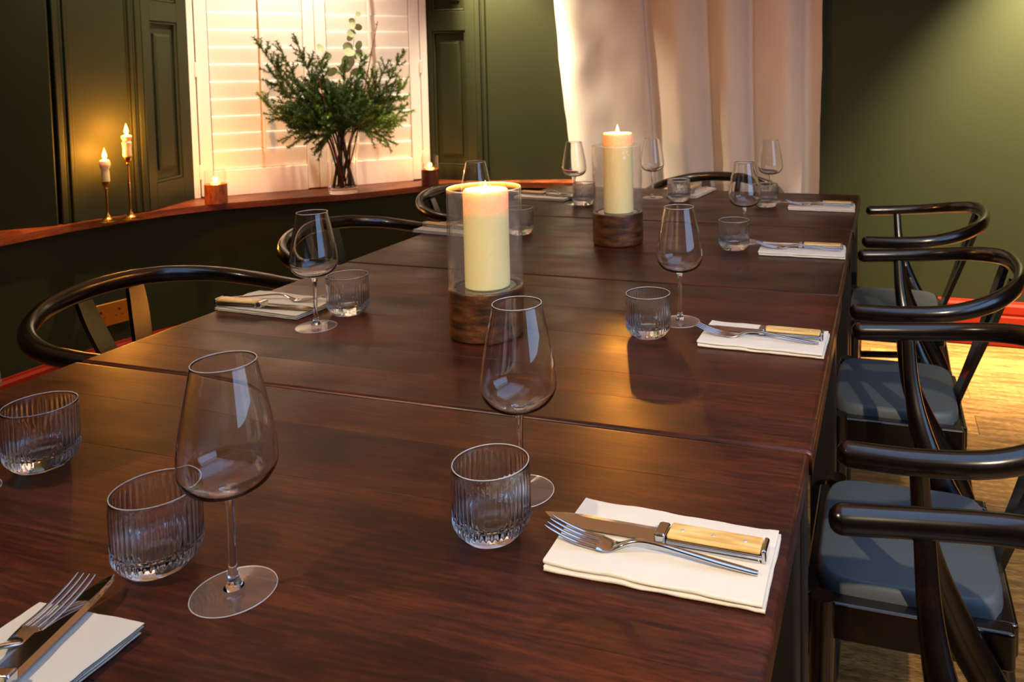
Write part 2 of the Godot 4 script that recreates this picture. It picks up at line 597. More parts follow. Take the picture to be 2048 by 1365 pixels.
func panelled(called: String, a: Vector2, b: Vector2, fields: Array, label: String) -> void:
	# a panelled reveal of painted wood: a board with frames and raised fields [x0, x1, y0, y1]
	var T := plane_at(a, b)
	var L := a.distance_to(b)
	var mb := MB.new()
	mb.box(Vector3(L, 2.38 - SILL, 0.03), 0.002, T * Transform3D(Basis.IDENTITY, Vector3(L / 2, (2.38 + SILL) / 2, -0.033)))
	var o := struct(called, mb, M.green, label)
	var xs := [0.0, fields[0][0], fields[0][1], L]
	for k in [0, 2]:
		if xs[k + 1] - xs[k] > 0.004:
			mb = MB.new()
			mb.box(Vector3(xs[k + 1] - xs[k], 2.38 - SILL, 0.018), 0.002, T * Transform3D(Basis.IDENTITY, Vector3((xs[k] + xs[k + 1]) / 2, (2.38 + SILL) / 2, -0.009)))
			obj("stile", mb, M.green, o)
	var ys := [SILL]
	for q in fields: ys.append_array([q[2], q[3]])
	ys.append(2.38)
	for k in range(0, ys.size(), 2):
		mb = MB.new()
		mb.box(Vector3(xs[2] - xs[1], ys[k + 1] - ys[k], 0.018), 0.002, T * Transform3D(Basis.IDENTITY, Vector3((xs[1] + xs[2]) / 2, (ys[k] + ys[k + 1]) / 2, -0.009)))
		obj("rail", mb, M.green, o)
	for q in fields:
		# moulding round the opening, then a raised field with a sloped edge
		mb = MB.new()
		var w: float = q[1] - q[0]
		var h: float = q[3] - q[2]
		var c := Vector3((q[0] + q[1]) / 2, (q[2] + q[3]) / 2, 0)
		for s in [-1, 1]:
			mb.box(Vector3(0.012, h, 0.014), 0.005, T * Transform3D(Basis.IDENTITY, c + Vector3(s * (w / 2 - 0.006), 0, -0.011)))
			mb.box(Vector3(w, 0.012, 0.014), 0.005, T * Transform3D(Basis.IDENTITY, c + Vector3(0, s * (h / 2 - 0.006), -0.011)))
		obj("moulding", mb, M.green, o)
		mb = MB.new()
		var iw: float = w / 2 - 0.036
		var ih: float = h / 2 - 0.05
		var ring := []
		for e in [[0.0, -0.0175], [0.001, -0.010], [0.012, -0.006]]:
			ring.append(PackedVector3Array([T * (c + Vector3(-iw + e[0], -ih + e[0], e[1])), T * (c + Vector3(iw - e[0], -ih + e[0], e[1])), T * (c + Vector3(iw - e[0], ih - e[0], e[1])), T * (c + Vector3(-iw + e[0], ih - e[0], e[1]))]))
		for r in 2:
			for s in 4:
				var t := (s + 1) % 4
				mb.side(ring[r][s], ring[r][t], ring[r + 1][t], ring[r + 1][s], T.basis.z)
		mb.side(ring[2][0], ring[2][1], ring[2][2], ring[2][3], T.basis.z)
		obj("panel", mb, M.green, o)

func build_room() -> void:
	# floor: boards laid across, above a slab
	var fl := struct("floor", boxed(Vector3(7.4, 0.1, 7.2), 0.0, Vector3(-0.6, -0.062, -0.4)), M.floor[1], "wooden floor of long brown boards")
	var rng := RandomNumberGenerator.new()
	rng.seed = 5
	var shapes := []
	for L in [1.2, 0.9, 0.7]: shapes.append([L, boxed(Vector3(L - 0.0012, 0.012, 0.1488), 0.0012).mesh()])
	var row := 0
	var z := 0.72
	while z > -3.74:
		var x: float = -0.55 - rng.randf() * 0.5
		while x < 1.55:
			var s = shapes[rng.randi() % 3]
			if x + s[0] > 1.64: s = shapes[2]
			var p := obj("plank", s[1], M.floor[(row + rng.randi() % 3) % 4], fl)
			p.position = Vector3(x + s[0] / 2, -0.006, z)
			x += s[0]
		z -= 0.15
		row += 1
	struct("ceiling", boxed(Vector3(7.4, 0.1, 7.2), 0.0, Vector3(-0.6, 2.42, -0.4)), M.ceiling, "plain white ceiling")
	# walls
	var back := struct("wall_back", boxed(Vector3(4.4, 2.7, 0.15), 0.0, Vector3(0.6, 1.3, -3.815)), M.green, "dark olive green painted back wall")
	back.set_meta("label", "dark olive green painted back wall behind curtain and chairs")
	struct("wall_right", boxed(Vector3(0.15, 2.7, 6.6), 0.0, Vector3(1.72, 1.3, -0.6)), M.green, "green painted right hand wall")
	struct("wall_front", boxed(Vector3(6.4, 2.7, 0.15), 0.0, Vector3(-0.4, 1.3, 2.7)), M.green, "green painted wall behind the viewer")
	struct("wall_left", boxed(Vector3(0.15, 2.7, 4.6), 0.0, Vector3(-3.45, 1.3, 0.55)), M.green, "green painted left wall")
	# low wall under the sill, following its curve
	var fr := curve(SILL_FRONT, 5)
	var inner := []
	for k in fr.size():
		var t: Vector2 = (fr[mini(k + 1, fr.size() - 1)] - fr[maxi(k - 1, 0)]).normalized()
		inner.append(fr[k] + Vector2(t.y, -t.x) * -0.05 * (-1.0 if Vector2(t.y, -t.x).dot(Vector2(-1, -1)) > 0 else 1.0))
	var low := MB.new()
	var rows := []
	for k in inner.size():
		rows.append(PackedVector3Array([Vector3(inner[k].x, 0, inner[k].y), Vector3(inner[k].x, SILL - 0.02, inner[k].y)]))
	var q0: Vector3 = (rows[3][1] - rows[3][0]).cross(rows[4][0] - rows[3][0])
	low.grid(rows, false, 1 if q0.x > 0 else -1)
	var rows2 := []
	for k in inner.size():
		var t: Vector2 = (inner[mini(k + 1, inner.size() - 1)] - inner[maxi(k - 1, 0)]).normalized()
		var o2 := Vector2(t.y, -t.x)
		if o2.dot(Vector2(-1, -1)) < 0: o2 = -o2
		rows2.append(PackedVector3Array([Vector3(inner[k].x + o2.x * 0.09, 0, inner[k].y + o2.y * 0.09), Vector3(inner[k].x + o2.x * 0.09, SILL - 0.02, inner[k].y + o2.y * 0.09)]))
	low.grid(rows2, false, -1 if q0.x > 0 else 1)
	struct("wall_bay", low, M.green, "dark green low wall curving below the window sill")
	# red skirting under the bay and along the back wall
	var sk := MB.new()
	var prof := [Vector2(0.0, 0.0), Vector2(0.022, 0.0), Vector2(0.022, 0.125), Vector2(0.019, 0.129), Vector2(0.013, 0.131), Vector2(0.013, 0.136), Vector2(0.017, 0.142), Vector2(0.016, 0.172), Vector2(0.008, 0.182), Vector2(0.006, 0.19), Vector2(0.0, 0.191)]
	for e in prof.size() - 1:
		rows = []
		for k in inner.size():
			var t: Vector2 = (inner[mini(k + 1, inner.size() - 1)] - inner[maxi(k - 1, 0)]).normalized()
			var o2 := Vector2(-t.y, t.x)
			if o2.dot(Vector2(1, 1)) < 0: o2 = -o2
			var line := PackedVector3Array()
			for w in 2:
				var pr: Vector2 = prof[e + w]
				line.append(Vector3(inner[k].x + o2.x * pr.x, pr.y * 0.93, inner[k].y + o2.y * pr.x))
			rows.append(line)
		var q1: Vector3 = (rows[3][1] - rows[3][0]).cross(rows[4][0] - rows[3][0])
		sk.grid(rows, false, 1 if q1.x > 0 or (absf(q1.x) < 1e-9 and q1.y > 0) else -1)
	struct("baseboard_left", sk, M.red, "rust red skirting board below the bay window")
	sk = MB.new()
	for e in prof.size() - 1:
		var a: Vector2 = prof[e]
		var b: Vector2 = prof[e + 1]
		var out := Vector3(0, -(b.x - a.x), (b.y - a.y))
		sk.side(Vector3(-1.4, a.y, -3.74 + a.x), Vector3(1.64, a.y, -3.74 + a.x), Vector3(1.64, b.y, -3.74 + b.x), Vector3(-1.4, b.y, -3.74 + b.x), Vector3(0, b.x - a.x if false else -(b.x - a.x), b.y - a.y) if absf(b.y - a.y) > 1e-6 else Vector3.UP)
	struct("baseboard_back", sk, M.red, "rust red skirting board along the back wall")
	# window sill board
	var poly := PackedVector2Array()
	for p in fr: poly.append(p)
	for p in [Vector2(-1.42, -3.70), Vector2(-1.90, -3.62), Vector2(-2.2, -3.64), Vector2(-2.96, -2.84), Vector2(-2.87, -2.46), Vector2(-2.96, -2.20), Vector2(-3.36, -1.80), Vector2(-3.36, -0.6)]: poly.append(p)
	var sb := MB.new()
	sb.prism(poly, SILL - 0.026, SILL, 0.0)
	struct("trim_1", sb, M.sill, "brown wooden window sill board sweeping round the bay")
	# pilaster between two bay windows: face, side beads, architrave strips
	var pa := Vector2(-2.897, -2.190)
	var pb := Vector2(-2.806, -2.480)
	var T := plane_at(pa, pb)
	var L := pa.distance_to(pb)
	var pm := MB.new()
	pm.box(Vector3(L - 0.04, 2.38 - SILL, 0.06), 0.001, T * Transform3D(Basis.IDENTITY, Vector3(L / 2, (2.38 + SILL) / 2, -0.042)))
	var pil := struct("trim_2", pm, M.green, "dark green pilaster between two bay windows behind the candlesticks")
	for s in [0, 1]:
		for q in [[0.0, 0.022, 0.0], [0.022, 0.012, -0.006], [0.034, 0.014, 0.002], [0.048, 0.008, -0.007]]:
			pm = MB.new()
			var xx: float = q[0] + q[1] / 2
			if s: xx = L - xx
			pm.box(Vector3(q[1], 2.38 - SILL, 0.05 + q[2]), 0.005, T * Transform3D(Basis.IDENTITY, Vector3(xx, (2.38 + SILL) / 2, -0.025 + q[2] / 2)))
			obj("moulding", pm, M.green, pil)
	panelled("trim_3", Vector2(-3.30, -1.757), Vector2(-2.899, -2.172), [[0.10, 0.33, 0.80, 1.45], [0.10, 0.33, 1.52, 2.3]], "dark green panelled reveal of the left bay window")
	panelled("trim_4", Vector2(-2.808, -2.484), Vector2(-2.892, -2.785), [[0.05, 0.235, 0.78, 1.44], [0.05, 0.235, 1.52, 2.3]], "dark green panelled reveal between pilaster and white shutters")
	panelled("trim_5", Vector2(-2.19, -3.548), Vector2(-1.912, -3.536), [[0.035, 0.225, 0.745, 1.415], [0.035, 0.225, 1.51, 2.3]], "olive green panelled reveal right of the white shutters")
	# plain wall between that reveal and the curtain, with a moulded edge
	var wa := Vector2(-1.912, -3.536)
	var wb := Vector2(-1.40, -3.70)
	T = plane_at(wa, wb)
	L = wa.distance_to(wb)
	pm = MB.new()
	pm.box(Vector3(L - 0.05, 2.6, 0.05), 0.001, T * Transform3D(Basis.IDENTITY, Vector3(L / 2 + 0.025, 1.3, -0.032)))
	var wc := struct("wall_corner", pm, M.green, "olive green wall between panelled reveal and curtain")
	for q in [[0.0, 0.026, 0.0], [0.026, 0.01, -0.006], [0.036, 0.016, 0.001]]:
		pm = MB.new()
		pm.box(Vector3(q[1], 2.38 - SILL, 0.04 + q[2]), 0.005, T * Transform3D(Basis.IDENTITY, Vector3(q[0] + q[1] / 2, (2.38 + SILL) / 2, -0.02 + q[2] / 2)))
		obj("moulding", pm, M.green, wc)
	# closing walls behind the bay
	for w in [[Vector2(-3.38, -1.85), Vector2(-2.86, -2.38)], [Vector2(-2.98, -2.3), Vector2(-2.98, -2.95)], [Vector2(-3.05, -2.78), Vector2(-2.2, -3.72)], [Vector2(-2.3, -3.64), Vector2(-1.3, -3.84)]]:
		var T2 := plane_at(w[0], w[1])
		var l2: float = w[0].distance_to(w[1])
		var m2 := MB.new()
		m2.box(Vector3(l2, 2.7, 0.08), 0.0, T2 * Transform3D(Basis.IDENTITY, Vector3(l2 / 2, 1.3, -0.12)))
		struct("wall_outer", m2, M.green, "wall behind the bay window")
	# curtain
	build_curtain()
	build_socket(inner)

func build_curtain() -> void:
	var ctl := [Vector2(1100, -0.01), Vector2(1108, 0.0), Vector2(1152, 0.075), Vector2(1222, 0.052), Vector2(1296, 0.03), Vector2(1306, 0.0), Vector2(1340, 0.035), Vector2(1376, 0.07), Vector2(1405, 0.04), Vector2(1428, 0.0), Vector2(1440, 0.018), Vector2(1471, 0.066), Vector2(1500, 0.04), Vector2(1516, 0.002), Vector2(1530, 0.02), Vector2(1585, 0.072), Vector2(1612, 0.04), Vector2(1626, 0.012), Vector2(1652, 0.05)]
	var cv := curve(ctl, 6)
	var rng := FastNoiseLite.new()
	rng.seed = 4
	rng.frequency = 1.6
	var rows := []
	var rowsb := []
	for j in 40:
		var y := 2.32 - 2.29 * j / 39.0
		var line := PackedVector3Array()
		var lb := PackedVector3Array()
		for p in cv:
			var u: float = (p.x - 1107.0) / 545.0
			var x := lerpf(-1.56 + 0.075 * clampf((1.57 - y) / 0.75, -0.5, 1.3), -0.262 - 0.02 * (1.57 - y), u)
			var zz: float = 1.35 * p.y * (0.9 + 0.1 * clampf(2.0 - y, 0, 1)) + 0.007 * rng.get_noise_2d(x * 2.0, y * 2.0)
			line.append(Vector3(x + 0.008 * rng.get_noise_2d(x * 3.0 + 9.0, y), y, -3.675 + zz))
			lb.append(line[-1] + Vector3(0, 0, -0.0025))
		rows.append(line)
		rowsb.append(lb)
	var m := MB.new()
	m.grid(rows, false, -1)
	m.grid(rowsb, false, 1)
	var t := thing("curtain", "long cream cloth curtain hanging in folds at the back wall", "curtain")
	obj("cloth", m, M.curtain, t)
	m = MB.new()
	m.sweep([Vector3(-1.66, 2.335, -3.62), Vector3(-0.16, 2.335, -3.62)], [Vector2(0.012, 0.012), Vector2(0.012, 0.012)])
	obj("rod", m, M.black, t)

func build_socket(inner: Array) -> void:
	# brass double socket on the low wall
	var best := 0
	for k in inner.size():
		if absf(inner[k].y + 2.34) < absf(inner[best].y + 2.34): best = k
	var a: Vector2 = inner[best - 1]
	var b: Vector2 = inner[best + 1]
	var d := (b - a).normalized()
	var nrm := Vector2(-d.y, d.x)
	if nrm.x < 0: nrm = -nrm
	var ctr: Vector2 = inner[best] + nrm * 0.007
	var t := thing("wall_socket", "brass double plug socket on the dark wall behind the left chair", "socket", Vector3(ctr.x, 0.295, ctr.y), atan2(nrm.x, nrm.y))
	obj("plate", boxed(Vector3(0.15, 0.09, 0.009), 0.004), M.socket, t)
	for s in [-1, 1]:
		var m := MB.new()
		m.lathe([Vector2(0, 0), Vector2(0.0048, 0), Vector2(0.0048, 0.002), Vector2(0, 0.002)], 12)
		var h := obj("pin_hole", m, M.black, t)
		h.position = Vector3(s * 0.034, 0.012, 0.0045)
		h.rotation.x = PI / 2
		for q in [-1, 1]:
			obj("pin_slot", boxed(Vector3(0.0075, 0.004, 0.002), 0.0008, Vector3(s * 0.034 + q * 0.011, -0.010, 0.005)), M.black, t)
		m = MB.new()
		m.lathe([Vector2(0, 0), Vector2(0.004, 0), Vector2(0.003, 0.002), Vector2(0, 0.0024)], 12)
		var sc := obj("screw", m, M.brass, t)
		sc.position = Vector3(s * 0.06, 0.0, 0.0045)
		sc.rotation.x = PI / 2

# ------------------------------------------------------------------ shutters
func build_window() -> void:
	var A := Vector2(-2.89, -2.78)
	var B := Vector2(-2.175, -3.535)
	var T := plane_at(A, B)
	var put := func(size: Vector3, r: float, c: Vector3) -> MB:
		var m := MB.new()
		m.box(size, r, T * Transform3D(Basis.IDENTITY, c))
		return m
	var y0 := SILL
	var y1 := 2.3
	var L := 1.05
	var w := struct("window_1", put.call(Vector3(0.03, y1 - y0, 0.05), 0.003, Vector3(0.008, (y0 + y1) / 2, -0.025)), M.white, "white frame of the shuttered bay window")
	obj("frame_side", put.call(Vector3(0.034, y1 - y0, 0.05), 0.003, Vector3(1.022, (y0 + y1) / 2, -0.025)), M.white, w)
	obj("frame_top", put.call(Vector3(L, 0.05, 0.05), 0.003, Vector3(L / 2 - 0.01, y1 - 0.025, -0.025)), M.white, w)
	var pn := put.call(Vector3(L, y1 - y0, 0.006), 0.001, Vector3(L / 2, (y0 + y1) / 2, -0.085))
	obj("pane", pn, M.pane, w)
	for s in 2:
		var x0: float = [0.027, 0.5185][s]
		var x1: float = [0.5165, 1.003][s]
		var label: String = ["white louvred shutter panel on the left of the bay window", "white louvred shutter panel on the right behind the spruce vase"][s]
		var t := thing("window_shutter", label, "shutter", Vector3.ZERO, 0.0, "white louvred shutters in the bay window")
		for e in [[x0, x0 + 0.049], [x1 - 0.049, x1]]:
			obj("stile", put.call(Vector3(e[1] - e[0], y1 - 0.06 - y0, 0.03), 0.003, Vector3((e[0] + e[1]) / 2, (y0 + y1 - 0.05) / 2, -0.02)), M.white, t)
		var a := x0 + 0.0495
		var b := x1 - 0.0495
		obj("rail", put.call(Vector3(b - a, 0.116, 0.03), 0.003, Vector3((a + b) / 2, y0 + 0.058, -0.02)), M.white, t)
		obj("rail", put.call(Vector3(b - a, 0.1, 0.03), 0.003, Vector3((a + b) / 2, y1 - 0.11, -0.02)), M.white, t)
		var yb: float = [0.8365, 0.8325][s]
		var blade := MB.new()
		var rows := []
		for e in 2:
			var line := PackedVector3Array()
			for k in 16:
				var an := TAU * (k + 0.5) / 16
				line.append(Vector3((e - 0.5) * (b - a - 0.004), signf(sin(an)) * pow(absf(sin(an)), 0.6) * 0.0445, signf(cos(an)) * pow(absf(cos(an)), 0.45) * 0.0052))
			rows.append(line)
		blade.grid(rows, true, 0)
		for k in range(1, 15):
			for e in 2:
				blade.facing(rows[e][0], rows[e][k], rows[e][k + 1], Vector3(e - 0.5, 0, 0))
		var bm := blade.mesh()
		var y := yb
		while y < y1 - 0.2:
			var l := obj("louvre", bm, M.white, t)
			l.transform = T * Transform3D(Basis(Vector3.RIGHT, 0.13), Vector3((a + b) / 2, y, -0.022))
			y += 0.0768
		obj("tilt_rod", put.call(Vector3(0.011, y1 - 1.1, 0.012), 0.003, Vector3([0.287, 0.76][s], 0.862 + (y1 - 1.1) / 2, 0.012)), M.white, t)
		for hy in [0.79, 1.24, 1.75]:
			obj("hinge", put.call(Vector3(0.008, 0.065, 0.008), 0.003, Vector3([0.0255, 1.0045][s], hy, 0.001)), M.white, t)

# ------------------------------------------------------------------ tables
func board(sx: float, za: float, zb: float, ra: float, rb: float, du: float, dv: float) -> MB:
	# one board of a tabletop, lying along x between za < zb, its long top edges rounded by ra and rb, its ends by 6 mm
	var m := MB.new()
	var r := 0.006
	var yb := TT - 0.030
	var rows := []
	var xs := []
	for q in [0.0, 0.12, 0.4, 1.0]: xs.append(-sx + q * r)
	for q in 9: xs.append(lerpf(-sx + 1.5 * r, sx - 1.5 * r, q / 8.0))
	for q in [1.0, 0.4, 0.12, 0.0]: xs.append(sx - q * r)
	for x in xs:
		var dist: float = minf(x + sx, sx - x)
		var drop := r - sqrt(maxf(r * r - pow(maxf(r - dist, 0.0), 2.0), 0.0))
		var yt := TT - drop
		var line := PackedVector3Array()
		line.append(Vector3(x, yb, za))
		for q in 5:
			var a := PI / 2 * q / 4.0
			line.append(Vector3(x, yt - ra + ra * sin(a), za + ra - ra * cos(a)))
		line.append(Vector3(x, yt, za + ra + 0.0015))
		line.append(Vector3(x, yt, zb - rb - 0.0015))
		for q in 5:
			var a := PI / 2 * (4 - q) / 4.0
			line.append(Vector3(x, yt - rb + rb * sin(a), zb - rb + rb * cos(a)))
		line.append(Vector3(x, yb, zb))
		rows.append(line)
	m.grid(rows, true, 0)
	for i in m.v.size():
		var p := m.v[i]
		m.uv[i] = Vector2((p.x + signf(p.x) * (TT - p.y) * 0.5) / 1.5 + du, (p.z + (p.y - TT) * (1.0 if p.z < (za + zb) / 2 else -1.0)) / 0.78 + dv)
	for e in [0, rows.size() - 1]:
		var W: int = rows[e].size()
		for q in range(1, W - 1):
			m.facing(rows[e][0], rows[e][q], rows[e][q + 1], Vector3(-1 if e == 0 else 1, 0, 0))
	for i in range(rows.size() * rows[0].size(), m.v.size()):
		m.uv[i] = Vector2(m.v[i].y / 1.5 + du, m.v[i].z / 0.78 + dv)
	return m

func build_tables() -> void:
	var zs := [-0.288, -0.988, -1.690, -2.376, -3.012]
	var off := [0.0, 0.004, 0.0, 0.004]
	var joints := [[-0.455, -0.598, -0.765, -0.885], [-1.086, -1.174, -1.335, -1.48, -1.60], [-1.825, -1.97, -2.10, -2.245], [-2.505, -2.66, -2.79, -2.91]]
	var rng := RandomNumberGenerator.new()
	rng.seed = 23
	var labels := ["dark brown wooden dining table nearest the viewer, cream napkin at its right edge", "dark brown wooden dining table under the big lit candle holder", "third dark brown wooden dining table, with the smaller looking candle holder", "dark brown wooden dining table at the far end by the curtain"]
	for k in 4:
		var z0: float = zs[k]
		var z1: float = zs[k + 1]
		var d: float = z0 - z1
		var w := 1.203
		var t := thing("dining_table", labels[k], "table", Vector3(-0.6905 + off[k], 0, (z0 + z1) / 2), 0.0, "dining tables pushed together in a row")
		var sx := w / 2
		var sz := d / 2
		var zc := (z0 + z1) / 2
		var cuts: Array = [z0 - 0.0016] + joints[k] + [z1 + 0.0016]
		for q in cuts.size() - 1:
			obj("board", board(sx, cuts[q + 1] - zc + 0.0002, cuts[q] - zc - 0.0002, 0.006 if q == cuts.size() - 2 else 0.00025, 0.006 if q == 0 else 0.00025, rng.randf_range(0.42, 0.58), rng.randf_range(0.16, 0.84) - (cuts[q] + cuts[q + 1] - 2.0 * zc) / 1.56), M.table[rng.randi() % 6], t)
		obj("apron", boxed(Vector3(w - 0.14, 0.06, d - 0.12), 0.002, Vector3(0, TT - 0.0605, 0)), M.black, t)
		for sxn in [-1, 1]:
			for szn in [-1, 1]:
				obj("leg", boxed(Vector3(0.05, TT - 0.0305, 0.05), 0.004, Vector3(sxn * (sx - 0.035), (TT - 0.0305) / 2, szn * (sz - 0.03))), M.black, t)

# ------------------------------------------------------------------ wishbone chairs
func make_chair() -> Node3D:
	# local: the sitter looks along +z; the arm tips lie at z = 0, the back of the rail at z = -0.345
	var t := thing("dining_chair", "", "chair", Vector3.ZERO, 0.0, "dark wishbone chairs round the tables")
	var w := 0.27
	var half := [Vector3(0.97 * w, 0.700, 0.0), Vector3(1.0 * w, 0.704, -0.09), Vector3(0.985 * w, 0.713, -0.185), Vector3(0.85 * w, 0.728, -0.264), Vector3(0.58 * w, 0.743, -0.320), Vector3(0.29 * w, 0.752, -0.342)]
	var pts := half.duplicate()
	pts.append(Vector3(0, 0.755, -0.346))
	for k in range(5, -1, -1): pts.append(Vector3(-half[k].x, half[k].y, half[k].z))
	var c := curve(pts, 7)
	var path := []
	var sizes := []
	var tip: Vector3 = c[0]
	var dir: Vector3 = (c[0] - c[1]).normalized()
	for k in [[0.016, 0.25], [0.0145, 0.55], [0.010, 0.82], [0.004, 0.97]]:
		path.append(tip + dir * k[0]); sizes.append(Vector2(0.0175, 0.017) * k[1])
	for k in c.size():
		var u := absf(float(k) / (c.size() - 1) - 0.5) * 2.0
		var s := smoothstep(0.25, 0.7, u)
		path.append(c[k]); sizes.append(Vector2(lerpf(0.0125, 0.0175, s), lerpf(0.020, 0.017, s)))
	tip = c[-1]
	dir = (c[-1] - c[-2]).normalized()
	for k in [[0.004, 0.97], [0.010, 0.82], [0.0145, 0.55], [0.016, 0.25]]:
		path.append(tip + dir * k[0]); sizes.append(Vector2(0.0175, 0.017) * k[1])
	var m := MB.new()
	m.sweep(path, sizes, Vector3.UP, 16, 2.3)
	obj("back_rail", m, M.chair, t)
	for s in [-1, 1]:
		# rear leg: a swooping S from floor to arm
		m = MB.new()
		var lp := [Vector3(s * 0.215, 0.0, -0.275), Vector3(s * 0.212, 0.12, -0.262), Vector3(s * 0.207, 0.25, -0.236), Vector3(s * 0.203, 0.36, -0.190), Vector3(s * 0.205, 0.44, -0.146), Vector3(s * 0.222, 0.53, -0.112), Vector3(s * 0.245, 0.61, -0.096), Vector3(s * 0.2655, 0.692, -0.090)]
		var lc := curve(lp, 5)
		var ls := []
		for k in lc.size():
			var y: float = lc[k].y
			var th := 0.0135 + 0.0125 * exp(-pow((y - 0.40) / 0.16, 2.0))
			if y > 0.55: th = lerpf(th, 0.0125, (y - 0.55) / 0.15)
			ls.append(Vector2(th * 0.72, th))
		m.sweep(lc, ls, Vector3(0, 0, 1), 12, 2.2)
		obj("rear_leg", m, M.chair, t)
		m = MB.new()
		var fp := [Vector3(s * 0.190, 0.0, 0.052), Vector3(s * 0.186, 0.2, 0.046), Vector3(s * 0.180, 0.44, 0.040)]
		m.sweep(curve(fp, 4), [Vector2(0.011, 0.011), Vector2(0.013, 0.013), Vector2(0.015, 0.015), Vector2(0.0165, 0.0165), Vector2(0.0175, 0.0175), Vector2(0.018, 0.018), Vector2(0.018, 0.018), Vector2(0.018, 0.018), Vector2(0.0175, 0.0175)], Vector3(0, 0, 1), 12)
		obj("front_leg", m, M.chair, t)
		# side seat rail and a low stretcher
		obj("seat_rail", boxed(Vector3(0.030, 0.058, 0.285), 0.006, Vector3(s * 0.167, 0.403, -0.080)), M.chair, t)
		m = MB.new()
		m.sweep([Vector3(s * 0.19, 0.20, 0.04), Vector3(s * 0.20, 0.215, -0.235)], [Vector2(0.009, 0.012), Vector2(0.009, 0.012)], Vector3.UP, 10)
		obj("stretcher", m, M.chair, t)
	obj("seat_rail", boxed(Vector3(0.33, 0.058, 0.030), 0.006, Vector3(0, 0.403, 0.056)), M.chair, t)
	obj("seat_rail", boxed(Vector3(0.31, 0.052, 0.030), 0.006, Vector3(0, 0.403, -0.215)), M.chair, t)
	# upholstered seat pad, softly domed
	m = MB.new()
	var rows := []
	for r in 9:
		var fr := float(r) / 8.0
		var line := PackedVector3Array()
		var sc := 1.0
		var y := 0.424
		if r <= 4:
			y = 0.424 + 0.030 * sin(fr * 2.0 * PI / 2.0)
			sc = 1.0 - 0.07 * (1.0 - cos(fr * 2.0 * PI / 2.0))
		else:
			sc = 0.93 * (1.0 - (fr - 0.5) * 2.0)
			y = 0.454 + 0.006 * (1.0 - sc * sc / 0.865)
		for k in 40:
			var a := TAU * k / 40
			var ca := cos(a)
			var sa := sin(a)
			line.append(Vector3(signf(ca) * pow(absf(ca), 0.34) * 0.160 * sc, y, -0.080 + signf(sa) * pow(absf(sa), 0.34) * 0.138 * sc))
		rows.append(line)
	m.grid(rows, true, 0)
	obj("seat_pad", m, M.leather, t)
	# forked back splat
	m = MB.new()
	var B0 := Vector3(0, 0.42, -0.214)
	var B1 := Vector3(0, 0.736, -0.339)
	var up := (B1 - B0).normalized()
	var nn := Vector3(1, 0, 0).cross(up).normalized() * 0.006
	for s in [-1.0, 1.0]:
		var ring := []
		for k in 25:
			var u := k / 24.0
			var outer := lerpf(0.034, 0.080, smoothstep(0.1, 1.0, u)) if u > 0.1 else 0.034
			var inn := 0.0
			if u > 0.42: inn = 0.009 * sqrt(clampf((u - 0.42) / 0.05, 0.0, 1.0)) + 0.036 * (u - 0.42) / 0.58
			var b := B0.lerp(B1, u)
			var bow := Vector3(0, 0, 0.004 * u * u)
			b += bow
			var vi := Vector3(s * inn, 0, 0.12 * u * inn)
			var vo := Vector3(s * outer, 0, 0.12 * u * outer)
			ring.append(PackedVector3Array([b + vi - nn, b + vo - nn, b + vo + nn, b + vi + nn]))
		for k in 24:
			for e in 4:
				if e == 3 and k < 10: continue
				var g := (e + 1) % 4
				var outw: Vector3 = [-nn, Vector3(s, 0, 0), nn, Vector3(-s, 0, 0)][e]
				m.side(ring[k][e], ring[k][g], ring[k + 1][g], ring[k + 1][e], outw)
	obj("splat", m, M.chair, t)
	return t

func build_chairs() -> void:
	var c := make_chair()
	c.position = Vector3(-0.046, 0, -0.675)
	c.rotation.y = -PI / 2
	c.set_meta("label", "dark wishbone chair at the right table edge, nearest the viewer and cut by the frame")
	dup(c, "dining_chair", "dark wishbone chair with blue grey seat, second along the right side of the tables", Vector3(-0.046, 0, -1.362), -PI / 2)
	dup(c, "dining_chair", "dark wishbone chair on the right, third from the viewer, before the red skirting", Vector3(-0.056, 0, -2.010), -PI / 2)
	dup(c, "dining_chair", "dark wishbone chair on the right, farthest of that row by the green wall", Vector3(-0.05, 0, -2.712), -PI / 2)
	dup(c, "dining_chair", "dark wishbone chair on the left in front of the brass socket", Vector3(-1.332, 0, -1.352), PI / 2)
	dup(c, "dining_chair", "dark wishbone chair on the left seen behind a wine glass, second of that row", Vector3(-1.312, 0, -2.030), PI / 2)
	dup(c, "dining_chair", "dark wishbone chair on the left just below the sill, behind the big candle", Vector3(-1.318, 0, -2.735), PI / 2)
	dup(c, "dining_chair", "dark wishbone chair at the head of the tables before the curtain", Vector3(-0.665, 0, -3.015), 0.0)

# ------------------------------------------------------------------ glasses, napkins and cutlery
func torus(R: float, y: float, r: float) -> MB:
	var m := MB.new()
	var rows := []
	for k in 9:
		var a := TAU * k / 8
		var line := PackedVector3Array()
		for q in 56:
			var b := TAU * q / 56
			line.append(Vector3((R + r * cos(a)) * cos(b), y + r * sin(a), (R + r * cos(a)) * sin(b)))
		rows.append(line)
	m.grid(rows, true, 0)
	return m

